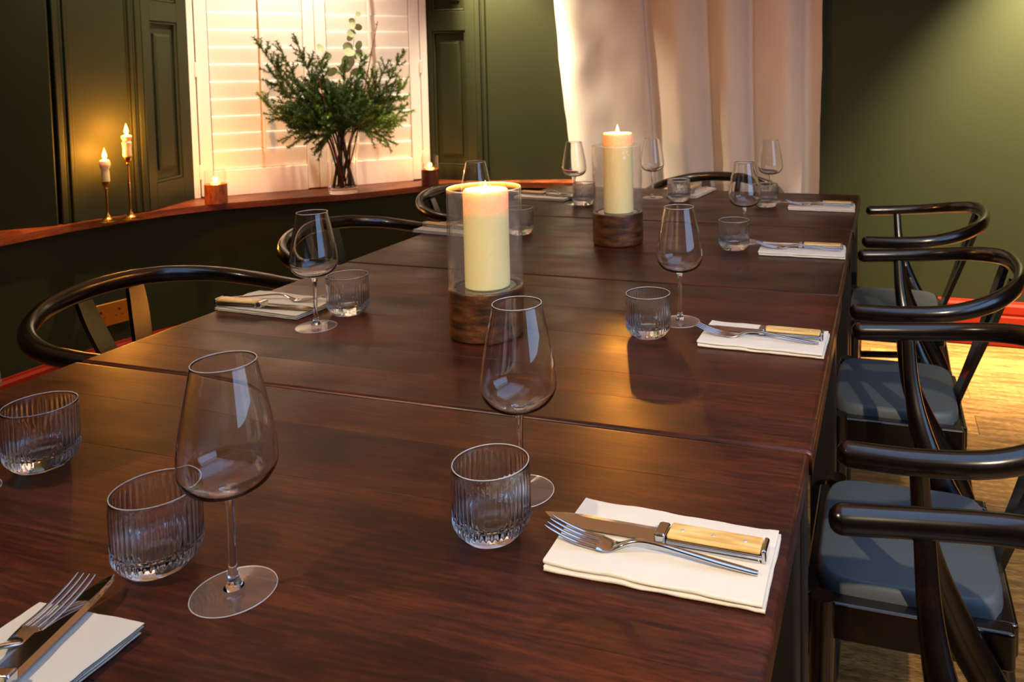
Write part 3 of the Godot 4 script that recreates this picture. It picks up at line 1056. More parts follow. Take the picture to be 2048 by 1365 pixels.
func make_wine_glass() -> Node3D:
	var t := thing("wine_glass", "", "wine glass", Vector3.ZERO, 0.0, "stemmed wine glasses")
	var out := curve([Vector2(0.0085, 0.0965), Vector2(0.022, 0.0985), Vector2(0.034, 0.105), Vector2(0.0412, 0.116), Vector2(0.0425, 0.128), Vector2(0.0400, 0.152), Vector2(0.0350, 0.180), Vector2(0.0305, 0.202), Vector2(0.0276, 0.2165)], 6)
	var prof := [Vector2(0.0, 0.0962)]
	prof.append_array(out)
	var th := 0.0009
	prof.append(Vector2(0.0271, 0.2172))
	var inn := []
	for k in range(out.size() - 1, -1, -1):
		var a: Vector2 = out[maxi(k - 1, 0)]
		var b: Vector2 = out[mini(k + 1, out.size() - 1)]
		var d := (b - a).normalized()
		var q: Vector2 = out[k] + Vector2(-d.y, d.x) * (th if out[k].y > 0.12 else th + (0.12 - out[k].y) * 0.06)
		inn.append(Vector2(maxf(q.x, 0.004), q.y))
	prof.append_array(inn)
	prof.append(Vector2(0.0, inn[-1].y + 0.0008))
	var m := MB.new()
	m.lathe(prof, 48)
	obj("bowl", m, M.glass, t)
	obj("rim", torus(0.0273, 0.2172, 0.0005), M.rim, t)  # added pale ring that paints the highlight on the bowl edge
	m = MB.new()
	var sp := [Vector2(0.0, 0.0053)]
	sp.append_array(curve([Vector2(0.0090, 0.0054), Vector2(0.0068, 0.0085), Vector2(0.0046, 0.016), Vector2(0.0036, 0.035), Vector2(0.0035, 0.060), Vector2(0.0040, 0.083), Vector2(0.0060, 0.0925), Vector2(0.0088, 0.0962)], 4))
	sp.append(Vector2(0.0, 0.0962))
	m.lathe(sp, 32)
	obj("stem", m, M.glass, t)
	m = MB.new()
	sp = [Vector2(0.0, 0.0), Vector2(0.0355, 0.0), Vector2(0.0370, 0.0007), Vector2(0.0372, 0.0013)]
	sp.append_array(curve([Vector2(0.0366, 0.0019), Vector2(0.026, 0.0030), Vector2(0.014, 0.0044), Vector2(0.0085, 0.0052)], 4))
	sp.append(Vector2(0.0, 0.0052))
	m.lathe(sp, 48)
	obj("foot", m, M.foot, t)
	obj("foot_glint", torus(0.0368, 0.0010, 0.0005), M.rim, t)  # same painted highlight round the foot
	return t

func make_water_glass() -> Node3D:
	var t := thing("water_glass", "", "tumbler", Vector3.ZERO, 0.0, "ribbed glass tumblers")
	var prof := [Vector2(0.0, 0.0008), Vector2(0.020, 0.0008), Vector2(0.0265, 0.0), Vector2(0.0285, 0.0008)]
	prof.append_array(curve([Vector2(0.0285, 0.0008), Vector2(0.0335, 0.006), Vector2(0.0375, 0.0115), Vector2(0.0393, 0.0165), Vector2(0.0396, 0.021), Vector2(0.0396, 0.03), Vector2(0.0396, 0.045), Vector2(0.0397, 0.060), Vector2(0.0397, 0.0745)], 5).slice(1))
	prof.append_array([Vector2(0.0394, 0.0757), Vector2(0.0388, 0.0761), Vector2(0.0382, 0.0757)])
	prof.append_array(curve([Vector2(0.0380, 0.0745), Vector2(0.0379, 0.060), Vector2(0.0377, 0.045), Vector2(0.0371, 0.030), Vector2(0.0350, 0.0225), Vector2(0.0300, 0.0180), Vector2(0.020, 0.0158), Vector2(0.0, 0.0150)], 5))
	var m := MB.new()
	m.lathe(prof, 210, 42, 0.0015, 0.008, 0.074)
	obj("tumbler", m, M.glass, t)
	obj("rim", torus(0.0388, 0.0762, 0.0006), M.rim, t)  # pale ring painted on as the edge highlight of the tumbler
	return t

func make_napkin() -> Node3D:
	# local: long side along x (0.21), folded edge towards +z; y = 0 on the table
	var t := thing("napkin", "", "napkin", Vector3.ZERO, 0.0, "folded cloth napkins")
	var noise := FastNoiseLite.new()
	noise.seed = 9
	noise.frequency = 7.0
	for layer in 2:
		var rows := []
		var N := 26
		var hw := 0.058 - layer * 0.0015
		var y0 := 0.0006 + layer * 0.0046
		for i in N + 1:
			var u := float(i) / N
			var x := -0.105 + 0.21 * u - layer * 0.002
			var skew := 0.006 * (u - 0.5) * (1.0 if layer else 0.4)
			var wob := 0.0015 * noise.get_noise_2d(u * 0.6, layer * 3.0)
			# one sheet folded double: a flat loop open at the far side
			var mid := []
			for k in 7: mid.append(Vector2(-hw + 2.0 * hw * k / 7.0, y0 + 0.0008))
			for k in 5:
				var a := -PI / 2 + PI * k / 4.0
				mid.append(Vector2(hw + 0.0012 * cos(a), y0 + 0.0022 + 0.0014 * sin(a)))
			for k in 7: mid.append(Vector2(hw - 2.0 * hw * (k + 1) / 7.0 - 0.001 * layer, y0 + 0.0036 + 0.0016 * layer * exp(-pow((k + 1) / 7.0 * 3.0 - 0.6, 2.0))))
			var line := PackedVector3Array()
			var back := PackedVector3Array()
			for k in mid.size():
				var a: Vector2 = mid[maxi(k - 1, 0)]
				var b: Vector2 = mid[mini(k + 1, mid.size() - 1)]
				var d := (b - a).normalized()
				var nn := Vector2(-d.y, d.x) * 0.0006
				var lift := 0.0022 * noise.get_noise_2d(u * 0.5 + 3.0, mid[k].x * 6.0) * clampf((mid[k].y - y0) * 300.0, 0, 1)
				var rag := 0.0009 * noise.get_noise_2d(k * 2.0, layer * 7.0) * (1.0 if i == 0 or i == N else 0.0)
				line.append(Vector3(x + rag - 0.02 * skew * k * 0.1, mid[k].y + nn.y + maxf(lift, -0.0006), mid[k].x + nn.x + skew + wob))
				back.append(Vector3(x + rag - 0.02 * skew * k * 0.1, mid[k].y - nn.y + maxf(lift, -0.0006), mid[k].x - nn.x + skew + wob))
			back.reverse()
			line.append_array(back)
			rows.append(line)
		var m := MB.new()
		m.grid(rows, true, 0)
		var W: int = rows[0].size()
		for e in [0, N]:
			for k in W / 2 - 1:
				m.side(rows[e][k], rows[e][k + 1], rows[e][W - 2 - k], rows[e][W - 1 - k], Vector3(-1 if e == 0 else 1, 0, 0))
		obj("cloth_layer", m, M.linen, t)
	return t

func make_fork() -> Node3D:
	# local: tines towards -x, end at +x, length 0.21, lying with its bowl on y = 0
	var t := thing("fork", "", "fork", Vector3.ZERO, 0.0, "steel dinner forks")
	var m := MB.new()
	# profile of the spine: x, y, half width
	var sp := [[-0.052, 0.0035, 0.0122], [-0.044, 0.0020, 0.0118], [-0.036, 0.0022, 0.0090], [-0.028, 0.0052, 0.0048], [-0.018, 0.0098, 0.0030], [-0.006, 0.0125, 0.0026], [0.012, 0.0122, 0.0027], [0.04, 0.0092, 0.0033], [0.07, 0.0060, 0.0040], [0.098, 0.0032, 0.0034], [0.105, 0.0026, 0.0028]]
	var pts := []
	var sz := []
	for s in sp:
		pts.append(Vector3(s[0], s[1] + 0.001, 0)); sz.append(Vector2(s[2], 0.0013 if s[0] < -0.03 else 0.0019))
	var p2 := curve(pts, 4)
	var s2 := curve(sz, 4)
	m.sweep(p2, s2, Vector3.UP, 14, 2.6)
	obj("handle", m, M.steel, t)
	for k in 4:
		var z := (k - 1.5) * 0.0064
		m = MB.new()
		m.sweep(curve([Vector3(-0.050, 0.0044, z * 1.0), Vector3(-0.066, 0.0058, z), Vector3(-0.084, 0.0098, z), Vector3(-0.099, 0.0150, z * 0.98), Vector3(-0.105, 0.0178, z * 0.96)], 3), curve([Vector2(0.0023, 0.0012), Vector2(0.0021, 0.0011), Vector2(0.0019, 0.001), Vector2(0.0014, 0.0008), Vector2(0.0004, 0.0004)], 3), Vector3.UP, 8, 2.6)
		obj("tine", m, M.steel, t)
	return t

func make_knife() -> Node3D:
	# local: point towards -x, handle at +x, length 0.234, lying on its side, edge towards +z
	var t := thing("steak_knife", "", "knife", Vector3.ZERO, 0.0, "steak knives with horn handles")
	var m := MB.new()
	var rows := []
	for k in 17:
		var u := k / 16.0
		var x := -0.117 + 0.128 * u
		var wd := 0.0125 * sqrt(clampf(u / 0.34, 0.0, 1.0)) if u < 0.34 else 0.0125
		var zc := -0.004 * (1.0 - clampf(u / 0.4, 0, 1)) + 0.0
		rows.append(PackedVector3Array([Vector3(x, 0.0042, zc - wd), Vector3(x, 0.0056, zc - wd * 0.5), Vector3(x, 0.0048, zc + wd), Vector3(x, 0.0040, zc - wd * 0.5)]))
	for k in 16:
		for e in 4:
			var g := (e + 1) % 4
			var mid: Vector3 = (rows[k][e] + rows[k][g]) * 0.5
			m.side(rows[k][e], rows[k][g], rows[k + 1][g], rows[k + 1][e], Vector3(0, mid.y - 0.0047, (mid.z) * 0.05))
	obj("blade", m, M.steel, t)
	obj("bolster", boxed(Vector3(0.012, 0.0118, 0.0245), 0.003, Vector3(0.0125, 0.0068, 0)), M.steel, t)
	obj("tang", boxed(Vector3(0.095, 0.004, 0.0245), 0.0012, Vector3(0.0665, 0.0062, 0)), M.steel, t)
	var scale_part: Node3D
	for s in [-1, 1]:
		var h := MB.new()
		h.box(Vector3(0.092, 0.0052, 0.0235), 0.0024, Transform3D(Basis.IDENTITY, Vector3(0.0655, 0.0068 + s * 0.0042 - (0.0006 if s < 0 else 0.0), 0)))
		scale_part = obj("handle_scale" if s > 0 else "liner", h, M.horn if s > 0 else M.steel, t)
	obj("end_cap", boxed(Vector3(0.005, 0.0135, 0.0240), 0.002, Vector3(0.1145, 0.0074, 0)), M.steel, t)
	for k in 3:
		m = MB.new()
		m.lathe([Vector2(0, 0), Vector2(0.0024, 0), Vector2(0.0021, 0.0006), Vector2(0, 0.0008)], 12)
		var rv := obj("rivet", m, M.rivet, scale_part)
		rv.position = Vector3(0.033 + k * 0.031, 0.0134, 0)
	return t

func build_settings() -> void:
	var Y := TT + 0.0002
	# wine glasses: x, z, words
	var wines := [
		[-0.573, -0.574, "large wine glass at front left beside a ribbed tumbler, nearest the viewer"],
		[-0.392, -0.806, "wine glass in the centre foreground, standing behind the ribbed tumbler"],
		[-0.365, -1.439, "wine glass behind the napkin of the second setting on the right"],
		[-1.016, -1.239, "wine glass on the left half of the second table, next to a tumbler"],
		[-0.361, -2.140, "wine glass half hidden behind the third tumbler on the right"],
		[-1.037, -2.611, "wine glass left of the far candle, against the curtain edge"],
		[-0.805, -2.791, "wine glass just right of the far candle holder"],
		[-0.381, -2.795, "wine glass at the far right corner, before the cream curtain"],
		[-1.100, -2.020, "wine glass showing above the front candle, against the green wall"],
		[-1.012, -0.628, "wine glass cut off by the left frame edge, only its foot in view"]]
	var w := make_wine_glass()
	for k in wines.size():
		var q = wines[k]
		if k == 0:
			w.position = Vector3(q[0], Y, q[1]); w.set_meta("label", q[2])
		else: dup(w, "wine_glass", q[2], Vector3(q[0], Y, q[1]), k * 0.7)
	var waters := [
		[-0.677, -0.588, "ribbed glass tumbler at front left, partly behind the large wine glass"],
		[-0.386, -0.724, "ribbed glass tumbler in the centre foreground beside the cream napkin"],
		[-0.402, -1.354, "ribbed glass tumbler by the second setting on the right"],
		[-0.990, -0.706, "ribbed glass tumbler at the left frame edge"],
		[-1.013, -1.330, "ribbed glass tumbler beside the left wine glass and napkin"],
		[-0.375, -2.056, "ribbed glass tumbler by the third setting on the right"],
		[-0.696, -2.745, "small looking ribbed tumbler before the napkin at the head of the table"],
		[-0.382, -2.702, "ribbed glass tumbler at the far right, behind a wine glass"],
		[-1.001, -2.606, "ribbed glass tumbler left of the far candle holder, behind a wine glass"],
		[-1.007, -2.102, "ribbed glass tumbler peeping out right of the front candle holder"]]
	var g := make_water_glass()
	for k in waters.size():
		var q = waters[k]
		if k == 0:
			g.position = Vector3(q[0], Y, q[1]); g.set_meta("label", q[2])
		else: dup(g, "water_glass", q[2], Vector3(q[0], Y, q[1]), k * 1.3)
	# settings: centre, turn, where
	var sets := [
		[Vector3(-0.204, Y, -0.737), 0.0, "in the right foreground"],
		[Vector3(-0.198, Y, -1.372), -0.02, "of the second setting on the right"],
		[Vector3(-0.199, Y, -2.058), 0.03, "of the third setting on the right"],
		[Vector3(-0.199, Y, -2.703), 0.03, "at the far right table edge"],
		[Vector3(-1.183, Y, -1.328), PI - 0.05, "at the left edge of the second table"],
		[Vector3(-1.215, Y, -2.090), PI - 0.1, "left of the front candle holder"],
		[Vector3(-1.190, Y, -2.712), PI - 0.12, "on the far left below the panelled wall"],
		[Vector3(-0.690, Y, -2.915), PI / 2 - 0.12, "at the head of the table by the curtain"],
		[Vector3(-0.660, Y, -0.398), -PI / 2 + 0.05, "in the bottom left corner"]]
	var np: Node3D
	var fk: Node3D
	var kn: Node3D
	for k in sets.size():
		var p: Vector3 = sets[k][0]
		var a: float = sets[k][1]
		var where: String = sets[k][2]
		var B := Basis(Vector3.UP, a)
		var fp: Vector3 = p + B * Vector3(-0.011, 0.0102, 0.022)
		var kp: Vector3 = p + B * Vector3(-0.018, 0.0100, -0.008)
		var fa := a - 0.03
		var ka := a + 0.0
		if k == 0:
			fa = a - 0.03; ka = a - 0.02
		if k == 4:
			fp = p + B * Vector3(0.0, 0.0102, 0.006); kp = p + B * Vector3(-0.012, 0.0100, -0.036); fa = a + 0.18; ka = a + 0.1
		if k == 8:
			fp = p + B * Vector3(-0.028, 0.0102, -0.016); kp = p + B * Vector3(-0.032, 0.0100, 0.014)
			fa = a + 0.05; ka = a + 0.24
			fp = Vector3(-0.679, Y + 0.0102, -0.420); kp = Vector3(-0.653, Y + 0.010, -0.432)
		var l0 := "folded cream cloth napkin " + where
		var l1 := "steel fork on the napkin " + where
		var l2 := "steak knife with cream horn handle " + where
		if k == 8: l2 = "polished steak knife pointing up from the bottom left corner"
		if k == 0:
			np = make_napkin(); fk = make_fork(); kn = make_knife()
			for e in [[np, l0, p, a], [fk, l1, fp, fa], [kn, l2, kp, ka]]:
				e[0].set_meta("label", e[1]); e[0].position = e[2]; e[0].rotation.y = e[3]
		else:
			dup(np, "napkin", l0, p, a); dup(fk, "fork", l1, fp, fa); dup(kn, "steak_knife", l2, kp, ka)

# ------------------------------------------------------------------ candles on the tables
func flame_at(parent: Node3D, base: Vector3, h: float, energy: float) -> void:
	var m := MB.new()
	m.lathe([Vector2(0, 0), Vector2(h * 0.12, h * 0.06), Vector2(h * 0.19, h * 0.22), Vector2(h * 0.18, h * 0.38), Vector2(h * 0.12, h * 0.6), Vector2(h * 0.05, h * 0.84), Vector2(0, h)], 14)
	for k in m.v.size(): m.v[k] += base
	obj("flame", m, M.flame, parent)
	m = MB.new()
	m.sweep([base + Vector3(0, -h * 0.3, 0), base + Vector3(0.0004, h * 0.18, 0)], [Vector2(0.0011, 0.0011), Vector2(0.0009, 0.0009)], Vector3.BACK, 8)
	obj("wick", m, M.wick, parent)
	var l := OmniLight3D.new()
	l.name = "light"
	parent.add_child(l)
	l.position = base + Vector3(0, h * 0.4, 0)
	l.light_color = Color(1.0, 0.63, 0.22)
	l.light_energy = energy
	l.omni_range = 12.0
	l.omni_attenuation = 2.0
	l.light_size = h * 0.18
	l.shadow_enabled = true

func pillar(at: Vector3, r: float, h: float, label: String, well: float) -> void:
	var t := thing("pillar_candle", label, "candle", at)
	var m := MB.new()
	var prof := [Vector2(0, 0), Vector2(r - 0.002, 0), Vector2(r, 0.002), Vector2(r, h - 0.004), Vector2(r - 0.001, h - 0.0015), Vector2(r - 0.003, h)]
	prof.append_array(curve([Vector2(r - 0.005, h - 0.0008), Vector2(r - 0.008, h - well * 0.5), Vector2(r - 0.013, h - well * 0.9), Vector2(r * 0.4, h - well), Vector2(0, h - well)], 4))
	m.lathe(prof, 40)
	obj("wax", m, M.wax, t)
	flame_at(t, Vector3(0, h - well + 0.006, 0), 0.026, 0.5)

func holder(at: Vector3, r: float, wood_h: float, top: float, label: String, turn: float) -> void:
	var t := thing("candle_holder", label, "candle holder", at, turn, "wood and glass hurricane lanterns")
	var m := MB.new()
	m.lathe([Vector2(0, 0.001), Vector2(r - 0.006, 0.0), Vector2(r - 0.002, 0.002), Vector2(r, 0.006), Vector2(r, wood_h - 0.004), Vector2(r - 0.002, wood_h - 0.001), Vector2(r - 0.006, wood_h), Vector2(r - 0.010, wood_h - 0.001), Vector2(r - 0.011, wood_h - 0.008), Vector2(0, wood_h - 0.008)], 48)
	obj("wooden_base", m, M.mango, t)
	m = MB.new()
	m.lathe([Vector2(0, wood_h - 0.0075), Vector2(r - 0.0125, wood_h - 0.0075), Vector2(r - 0.0115, wood_h - 0.004), Vector2(r - 0.014, wood_h - 0.0018), Vector2(0, wood_h - 0.0018)], 48)
	obj("glass_plate", m, M.glass, t)
	# hand blown glass cylinder, its wall a little uneven
	m = MB.new()
	var noise := FastNoiseLite.new()
	noise.seed = int(at.z * 100.0)
	noise.frequency = 0.9
	for side in 2:
		var rows := []
		for j in 25:
			var y := lerpf(wood_h + 0.0005, top, j / 24.0)
			var line := PackedVector3Array()
			for s in 56:
				var a := TAU * s / 56
				var d := 0.0005 * noise.get_noise_3d(cos(a) * 2.0, y * 22.0, sin(a) * 2.0 + side * 9.0)
				var rr := r - 0.0012 - side * 0.0034 + d
				line.append(Vector3(cos(a) * rr, y, sin(a) * rr))
			rows.append(line)
		m.grid(rows, true, -1 if side == 0 else 1)
		if side == 0: m.set_meta("outer", rows)
		else:
			var o: Array = m.get_meta("outer")
			for e in [0, 24]:
				var strip := [o[e], rows[e]]
				m.grid(strip, true, -1 if e == 24 else 1)
	obj("glass_cylinder", m, M.hurricane, t)
	obj("rim", torus(r - 0.003, top + 0.0006, 0.0010), M.rim, t)  # whitish ring standing in for the glint along the cylinder top

func build_candles() -> void:
	var a := Vector3(-0.688, TT + 0.0002, -1.292)
	holder(a, 0.0677, 0.0885, 0.265, "wood and glass hurricane candle holder in the middle of the second table", 0.4)
	pillar(a + Vector3(0.003, 0.0869, 0), 0.0402, 0.176, "thick lit cream pillar candle in the front holder, level with the glass edge", 0.016)
	var b := Vector3(-0.693, TT + 0.0002, -2.057)
	holder(b, 0.0684, 0.0865, 0.266, "wood and glass hurricane candle holder on the third table, farther away", 2.1)
	pillar(b + Vector3(0.003, 0.0849, 0), 0.0402, 0.214, "lit cream pillar candle rising above its glass, in the far holder", 0.008)

# ------------------------------------------------------------------ things on the sill
func candlestick(at: Vector3, stem_h: float, candle_h: float, label: String, clabel: String, sd: int) -> void:
	var t := thing("candlestick", label, "candlestick", at, 0.0, "brass candlesticks on the sill")
	var m := MB.new()
	var prof := [Vector2(0, 0), Vector2(0.036, 0.0), Vector2(0.037, 0.0015), Vector2(0.034, 0.003)]
	prof.append_array(curve([Vector2(0.034, 0.003), Vector2(0.020, 0.0075), Vector2(0.010, 0.017), Vector2(0.0055, 0.027), Vector2(0.0042, 0.04)], 4).slice(1))
	prof.append_array([Vector2(0.0038, stem_h - 0.034), Vector2(0.0062, stem_h - 0.031), Vector2(0.0068, stem_h - 0.027), Vector2(0.0050, stem_h - 0.023)])
	prof.append_array([Vector2(0.0100, stem_h - 0.018), Vector2(0.0122, stem_h - 0.010), Vector2(0.0126, stem_h - 0.003), Vector2(0.0150, stem_h - 0.001), Vector2(0.0150, stem_h), Vector2(0.0110, stem_h), Vector2(0.0108, stem_h - 0.006), Vector2(0, stem_h - 0.006)])
	m.lathe(prof, 28)
	obj("brass_stick", m, M.brass, t)
	var c := thing("taper_candle", clabel, "candle", at + Vector3(0, stem_h - 0.0055, 0), 0.0, "short white candles in brass candlesticks")
	m = MB.new()
	var h := candle_h
	if sd == 0: m.lathe([Vector2(0, 0), Vector2(0.0104, 0), Vector2(0.0140, 0.008), Vector2(0.0135, h * 0.45), Vector2(0.0125, h * 0.58), Vector2(0.0175, h * 0.70), Vector2(0.0185, h * 0.82), Vector2(0.0150, h * 0.95), Vector2(0.008, h), Vector2(0, h - 0.001)], 24)
	else: m.lathe([Vector2(0, 0), Vector2(0.0104, 0), Vector2(0.0150, 0.010), Vector2(0.0140, h * 0.35), Vector2(0.0150, h * 0.55), Vector2(0.0165, h * 0.66), Vector2(0.0120, h * 0.74), Vector2(0.0170, h * 0.86), Vector2(0.0180, h * 0.94), Vector2(0.009, h), Vector2(0, h - 0.002)], 24)
	obj("wax", m, M.wax, c)
	flame_at(c, Vector3(0, h + 0.002, 0), 0.042, 0.16)

func votive(at: Vector3, r: float, wood_h: float, top: float, m0: Material, label: String, clabel: String) -> void:
	var t := thing("votive_holder", label, "candle holder", at, 0.0, "small wood and glass candle holders on the sill")
	var m := MB.new()
	m.lathe([Vector2(0, 0), Vector2(r - 0.002, 0), Vector2(r, 0.002), Vector2(r, wood_h - 0.002), Vector2(r - 0.002, wood_h), Vector2(r - 0.009, wood_h), Vector2(r - 0.010, wood_h - 0.012), Vector2(0, wood_h - 0.012)], 32)
	obj("wooden_cup", m, m0, t)
	m = MB.new()
	m.lathe([Vector2(r - 0.004, wood_h + 0.0004), Vector2(r - 0.001, wood_h + 0.0004), Vector2(r - 0.001, top), Vector2(r - 0.0025, top + 0.0005), Vector2(r - 0.004, top), Vector2(r - 0.004, wood_h + 0.0004)], 36)
	obj("glass_cylinder", m, M.pane, t)
	var c := thing("tea_light", clabel, "candle", at + Vector3(0, wood_h - 0.0118, 0), 0.0, "tea lights on the sill")
	m = MB.new()
	m.lathe([Vector2(0, 0), Vector2(0.019, 0), Vector2(0.0195, 0.014), Vector2(0.018, 0.015), Vector2(0.016, 0.012), Vector2(0, 0.011)], 24)
	obj("wax", m, M.wax, c)
	flame_at(c, Vector3(0, 0.0135, 0), 0.024, 0.045)

func spruce(base: Vector3, tip: Vector3, n_side: int, sd: int, label: String, lit: bool) -> void:
	var rng := RandomNumberGenerator.new()
	rng.seed = sd
	var t := thing("spruce_branch", label, "branch", base, 0.0, "spruce branches in the glass vase")
	var d := tip - base
	var path := curve([Vector3.ZERO, Vector3(d.x * 0.2, 0.25, d.z * 0.2), d * 0.6 + Vector3(0, 0.025, 0), d], 8)
	var sz := []
	for k in path.size(): sz.append(Vector2.ONE * lerpf(0.0045, 0.0012, float(k) / path.size()))
	var m := MB.new()
	m.sweep(path, sz, Vector3.BACK, 7)
	var needles := MB.new()
	var twigs := [path.slice(int(path.size() * 0.4))]
	n_side = int(n_side * 2.3)
	for k in n_side:
		var u := lerpf(0.34, 0.95, (k + rng.randf() * 0.7) / n_side)
		var i := int(u * (path.size() - 1))
		var p: Vector3 = path[i]
		var dir: Vector3 = (path[mini(i + 1, path.size() - 1)] - path[i - 1]).normalized()
		var sideways := dir.cross(Vector3(rng.randf_range(-1, 1), rng.randf_range(-0.4, 0.4), rng.randf_range(-1, 1))).normalized()
		var l := lerpf(0.17, 0.05, (u - 0.34) / 0.61) * rng.randf_range(0.7, 1.15)
		var e := p + (dir * 0.8 + sideways * 0.75 + Vector3(0, 0.05, 0)).normalized() * l
		var tp := curve([p, p.lerp(e, 0.5) - Vector3(0, 0.005, 0), e], 4)
		twigs.append(tp)
		for q in (2 if l > 0.06 else 0):
			var p2: Vector3 = tp[2 + q * 2]
			var d2: Vector3 = (tp[3 + q * 2] - p2).normalized()
			var s2 := d2.cross(Vector3(rng.randf_range(-1, 1), rng.randf_range(-1, 1), rng.randf_range(-1, 1))).normalized()
			var e2 := p2 + (d2 + s2 * 0.8).normalized() * l * rng.randf_range(0.35, 0.55)
			twigs.append([p2, p2.lerp(e2, 0.5), e2])
	for k in range(1, twigs.size()):
		var ts := []
		for q in twigs[k].size(): ts.append(Vector2.ONE * 0.0010)
		m.sweep(twigs[k], ts, Vector3.BACK, 5)
	obj("stem", m, M.bark, t)
	for tp in twigs:
		var length := 0.0
		for k in tp.size() - 1: length += tp[k].distance_to(tp[k + 1])
		var count := int(length * 900.0)
		for c in count:
			var u: float = float(c) / count * (tp.size() - 1)
			var i: int = mini(int(u), tp.size() - 2)
			var p: Vector3 = tp[i].lerp(tp[i + 1], u - i)
			var dir: Vector3 = (tp[i + 1] - tp[i]).normalized()
			var o := dir.cross(Vector3(rng.randf_range(-1, 1), rng.randf_range(-1, 1), rng.randf_range(-1, 1))).normalized()
			var nd := (o + dir * rng.randf_range(0.3, 1.0)).normalized()
			var nl := rng.randf_range(0.010, 0.019)
			var s1 := nd.cross(dir).normalized() * 0.0014
			var s2 := nd.cross(s1).normalized() * 0.0014
			var e := p + nd * nl
			needles.tri_flat(p + s1, p - s1 * 0.5 + s2, e)
			needles.tri_flat(p - s1 * 0.5 + s2, p - s1 * 0.5 - s2, e)
			needles.tri_flat(p - s1 * 0.5 - s2, p + s1, e)
	var no := obj("needles", needles, M.tip if lit else M.needle, t)  # branches marked lit take the lighter, painted needle colour throughout
	no.set_meta("kind", "stuff")

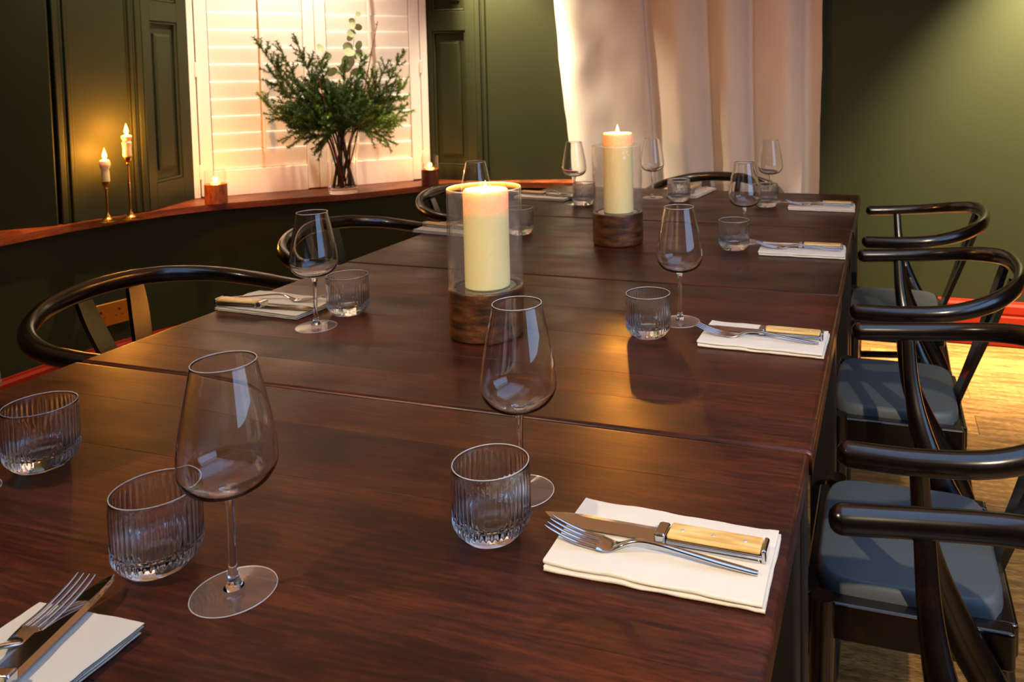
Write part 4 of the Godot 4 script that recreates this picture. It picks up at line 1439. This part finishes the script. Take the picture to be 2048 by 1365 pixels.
func build_sill_things() -> void:
	candlestick(Vector3(-2.790, SILL, -2.281), 0.151, 0.088, "short brass candlestick on the sill by the pilaster", "white candle with a melted bulge in the shorter candlestick", 0)
	candlestick(Vector3(-2.748, SILL, -2.341), 0.239, 0.088, "taller brass candlestick on the sill by the pilaster", "dripping white candle in the taller candlestick", 1)
	votive(Vector3(-2.700, SILL, -2.706), 0.0440, 0.084, 0.142, M.amber, "orange brown wood and glass votive at the left foot of the shutters", "lit tea light in the left votive holder")
	votive(Vector3(-2.072, SILL, -3.360), 0.0405, 0.078, 0.140, M.amber_dark, "dark red brown votive holder at the right foot of the shutters", "lit tea light in the right votive holder")
	# vase with spruce
	var vp := Vector3(-2.345, SILL, -3.075)
	var t := thing("glass_vase", "flared clear glass vase of green spruce on the sill", "vase", vp)
	var m := MB.new()
	var out := curve([Vector2(0.066, 0.004), Vector2(0.0665, 0.03), Vector2(0.064, 0.09), Vector2(0.0655, 0.16), Vector2(0.075, 0.24), Vector2(0.084, 0.30)], 6)
	var prof := [Vector2(0, 0), Vector2(0.063, 0), Vector2(0.066, 0.004)]
	prof.append_array(out.slice(1))
	prof.append(Vector2(0.0815, 0.3008))
	for k in range(out.size() - 1, -1, -1):
		if out[k].y > 0.028: prof.append(Vector2(out[k].x - 0.004, out[k].y))
	prof.append(Vector2(0.058, 0.024))
	prof.append(Vector2(0, 0.022))
	m.lathe(prof, 48)
	obj("vase_body", m, M.glass, t)
	var z := [
		# tip offset from the vase foot along the window (u), up (y), towards the room (w), side twigs
		[-0.345, 0.700, 0.02, 12], [-0.30, 0.585, 0.06, 12], [-0.255, 0.685, 0.0, 12], [-0.19, 0.715, 0.05, 13], [-0.345, 0.465, 0.05, 11],
		[-0.10, 0.62, 0.08, 12], [0.02, 0.60, 0.03, 11], [0.09, 0.63, 0.06, 11], [0.15, 0.57, 0.0, 10], [0.21, 0.60, 0.05, 10],
		[0.285, 0.645, 0.03, 10], [0.30, 0.52, 0.04, 10], [0.285, 0.40, 0.07, 7], [-0.22, 0.38, 0.07, 7], [-0.03, 0.50, 0.10, 11], [-0.14, 0.50, 0.10, 11]]
	var words := ["topmost on the far left", "second layer on the left", "beside the leftmost tip", "upright dense on the left", "lowest spreading left, coloured yellow green as if lit", "dark in the middle left", "upright in the centre", "right of the centre", "short, behind on the right", "right, under the eucalyptus", "tallest on the right", "coloured paler as if lit, on the right", "lowest on the right, drooping", "low on the left, drooping", "dark in front of the centre", "dark in front, left of the centre"]
	var ux := Vector3(0.688, 0, -0.726)
	var wz := Vector3(0.726, 0, 0.688)
	for k in z.size():
		var q = z[k]
		var a := k * 2.4
		var foot: Vector3 = vp + ux * (cos(a) * 0.03 - q[0] * 0.06) + wz * sin(a) * 0.025 + Vector3(0, 0.026, 0)
		spruce(foot, vp + ux * q[0] + wz * q[2] + Vector3(0, q[1], 0), q[3], 300 + k, "green spruce branch in the vase, " + words[k], k in [4, 11, 12, 8])
	# eucalyptus sprigs
	var eu := [[[-0.075, 0.66, 0.05], "eucalyptus sprig with round pale leaves, left of the two in the vase", 9], [[0.075, 0.80, 0.02], "tall eucalyptus sprig with round pale leaves, right of the two in the vase", 13]]
	for e in eu:
		var rng := RandomNumberGenerator.new()
		rng.seed = 900 + e[2]
		var foot := vp + Vector3(0, 0.03, 0)
		var s := thing("eucalyptus_sprig", e[1], "sprig", foot, 0.0, "eucalyptus sprigs in the vase")
		var d: Vector3 = ux * e[0][0] + wz * e[0][2] + Vector3(0, e[0][1] - 0.03, 0)
		var path := curve([Vector3.ZERO, Vector3(d.x * 0.2, 0.26, d.z * 0.2), d * 0.7, d], 6)
		var szs := []
		for k in path.size(): szs.append(Vector2.ONE * lerpf(0.0025, 0.0008, float(k) / path.size()))
		m = MB.new()
		m.sweep(path, szs, Vector3.BACK, 6)
		var stem := obj("stem", m, M.euc, s)
		for k in e[2]:
			var u := lerpf(0.66, 1.0, float(k) / (e[2] - 1))
			var i := int(u * (path.size() - 1))
			var r := lerpf(0.031, 0.012, (u - 0.66) / 0.34)
			var a: float = k * 2.1
			var nrm := (wz * 0.8 + Vector3(rng.randf_range(-0.5, 0.5), rng.randf_range(-0.5, 0.6), rng.randf_range(-0.5, 0.5))).normalized()
			var side := (ux * cos(a) + Vector3.UP * (0.35 + 0.4 * sin(a)) + wz * sin(a) * 0.3).normalized()
			var lx := (side - nrm * side.dot(nrm)).normalized()
			var ly := nrm.cross(lx)
			var c: Vector3 = path[i] + side * (r * 1.05)
			var lf := MB.new()
			for face in 2:
				var rows := [PackedVector3Array(), PackedVector3Array(), PackedVector3Array()]
				for q in 14:
					var an := TAU * q / 14
					for ring in 3:
						var rr: float = r * ring / 2.0
						rows[ring].append(c + lx * cos(an) * rr * 1.05 + ly * sin(an) * rr + nrm * (0.0004 * (1 - 2 * face) + 0.12 * rr * rr / r))
				lf.grid(rows, true, 1 if face == 0 else -1)
			obj("leaf", lf, M.euc, stem)
	# two thin reddish twigs
	var tw := [[[-0.105, 0.52, 0.12], "thin reddish brown twig standing at the front of the vase"], [[0.155, 0.77, 0.10], "thin tan budded twig rising on the right of the vase"]]
	for e in tw:
		var foot := vp + Vector3(0.0, 0.028, 0.0) + wz * 0.03
		var d: Vector3 = ux * e[0][0] + wz * (e[0][2] - 0.03) + Vector3(0, e[0][1] - 0.028, 0)
		var s := thing("twig", e[1], "twig", foot, 0.0, "bare twigs in the vase")
		var path := curve([Vector3.ZERO, Vector3(d.x * 0.35, 0.27, d.z * 0.6), d * 0.75, d], 6)
		var szs := []
		for k in path.size(): szs.append(Vector2.ONE * lerpf(0.003, 0.0016, float(k) / path.size()))
		m = MB.new()
		m.sweep(path, szs, Vector3.BACK, 7)
		var stem := obj("stem", m, M.twig, s)
		for k in 5:
			var bp: Vector3 = path[path.size() - 2 - k * 3]
			var bd := MB.new()
			bd.lathe([Vector2(0, 0), Vector2(0.003, 0.003), Vector2(0.0026, 0.007), Vector2(0, 0.011)], 8, 0, 0.0, 0.0, 1.0, bp + Vector3(0.002 * (k % 2) - 0.001, 0, 0.002))
			obj("bud", bd, M.twig, stem)
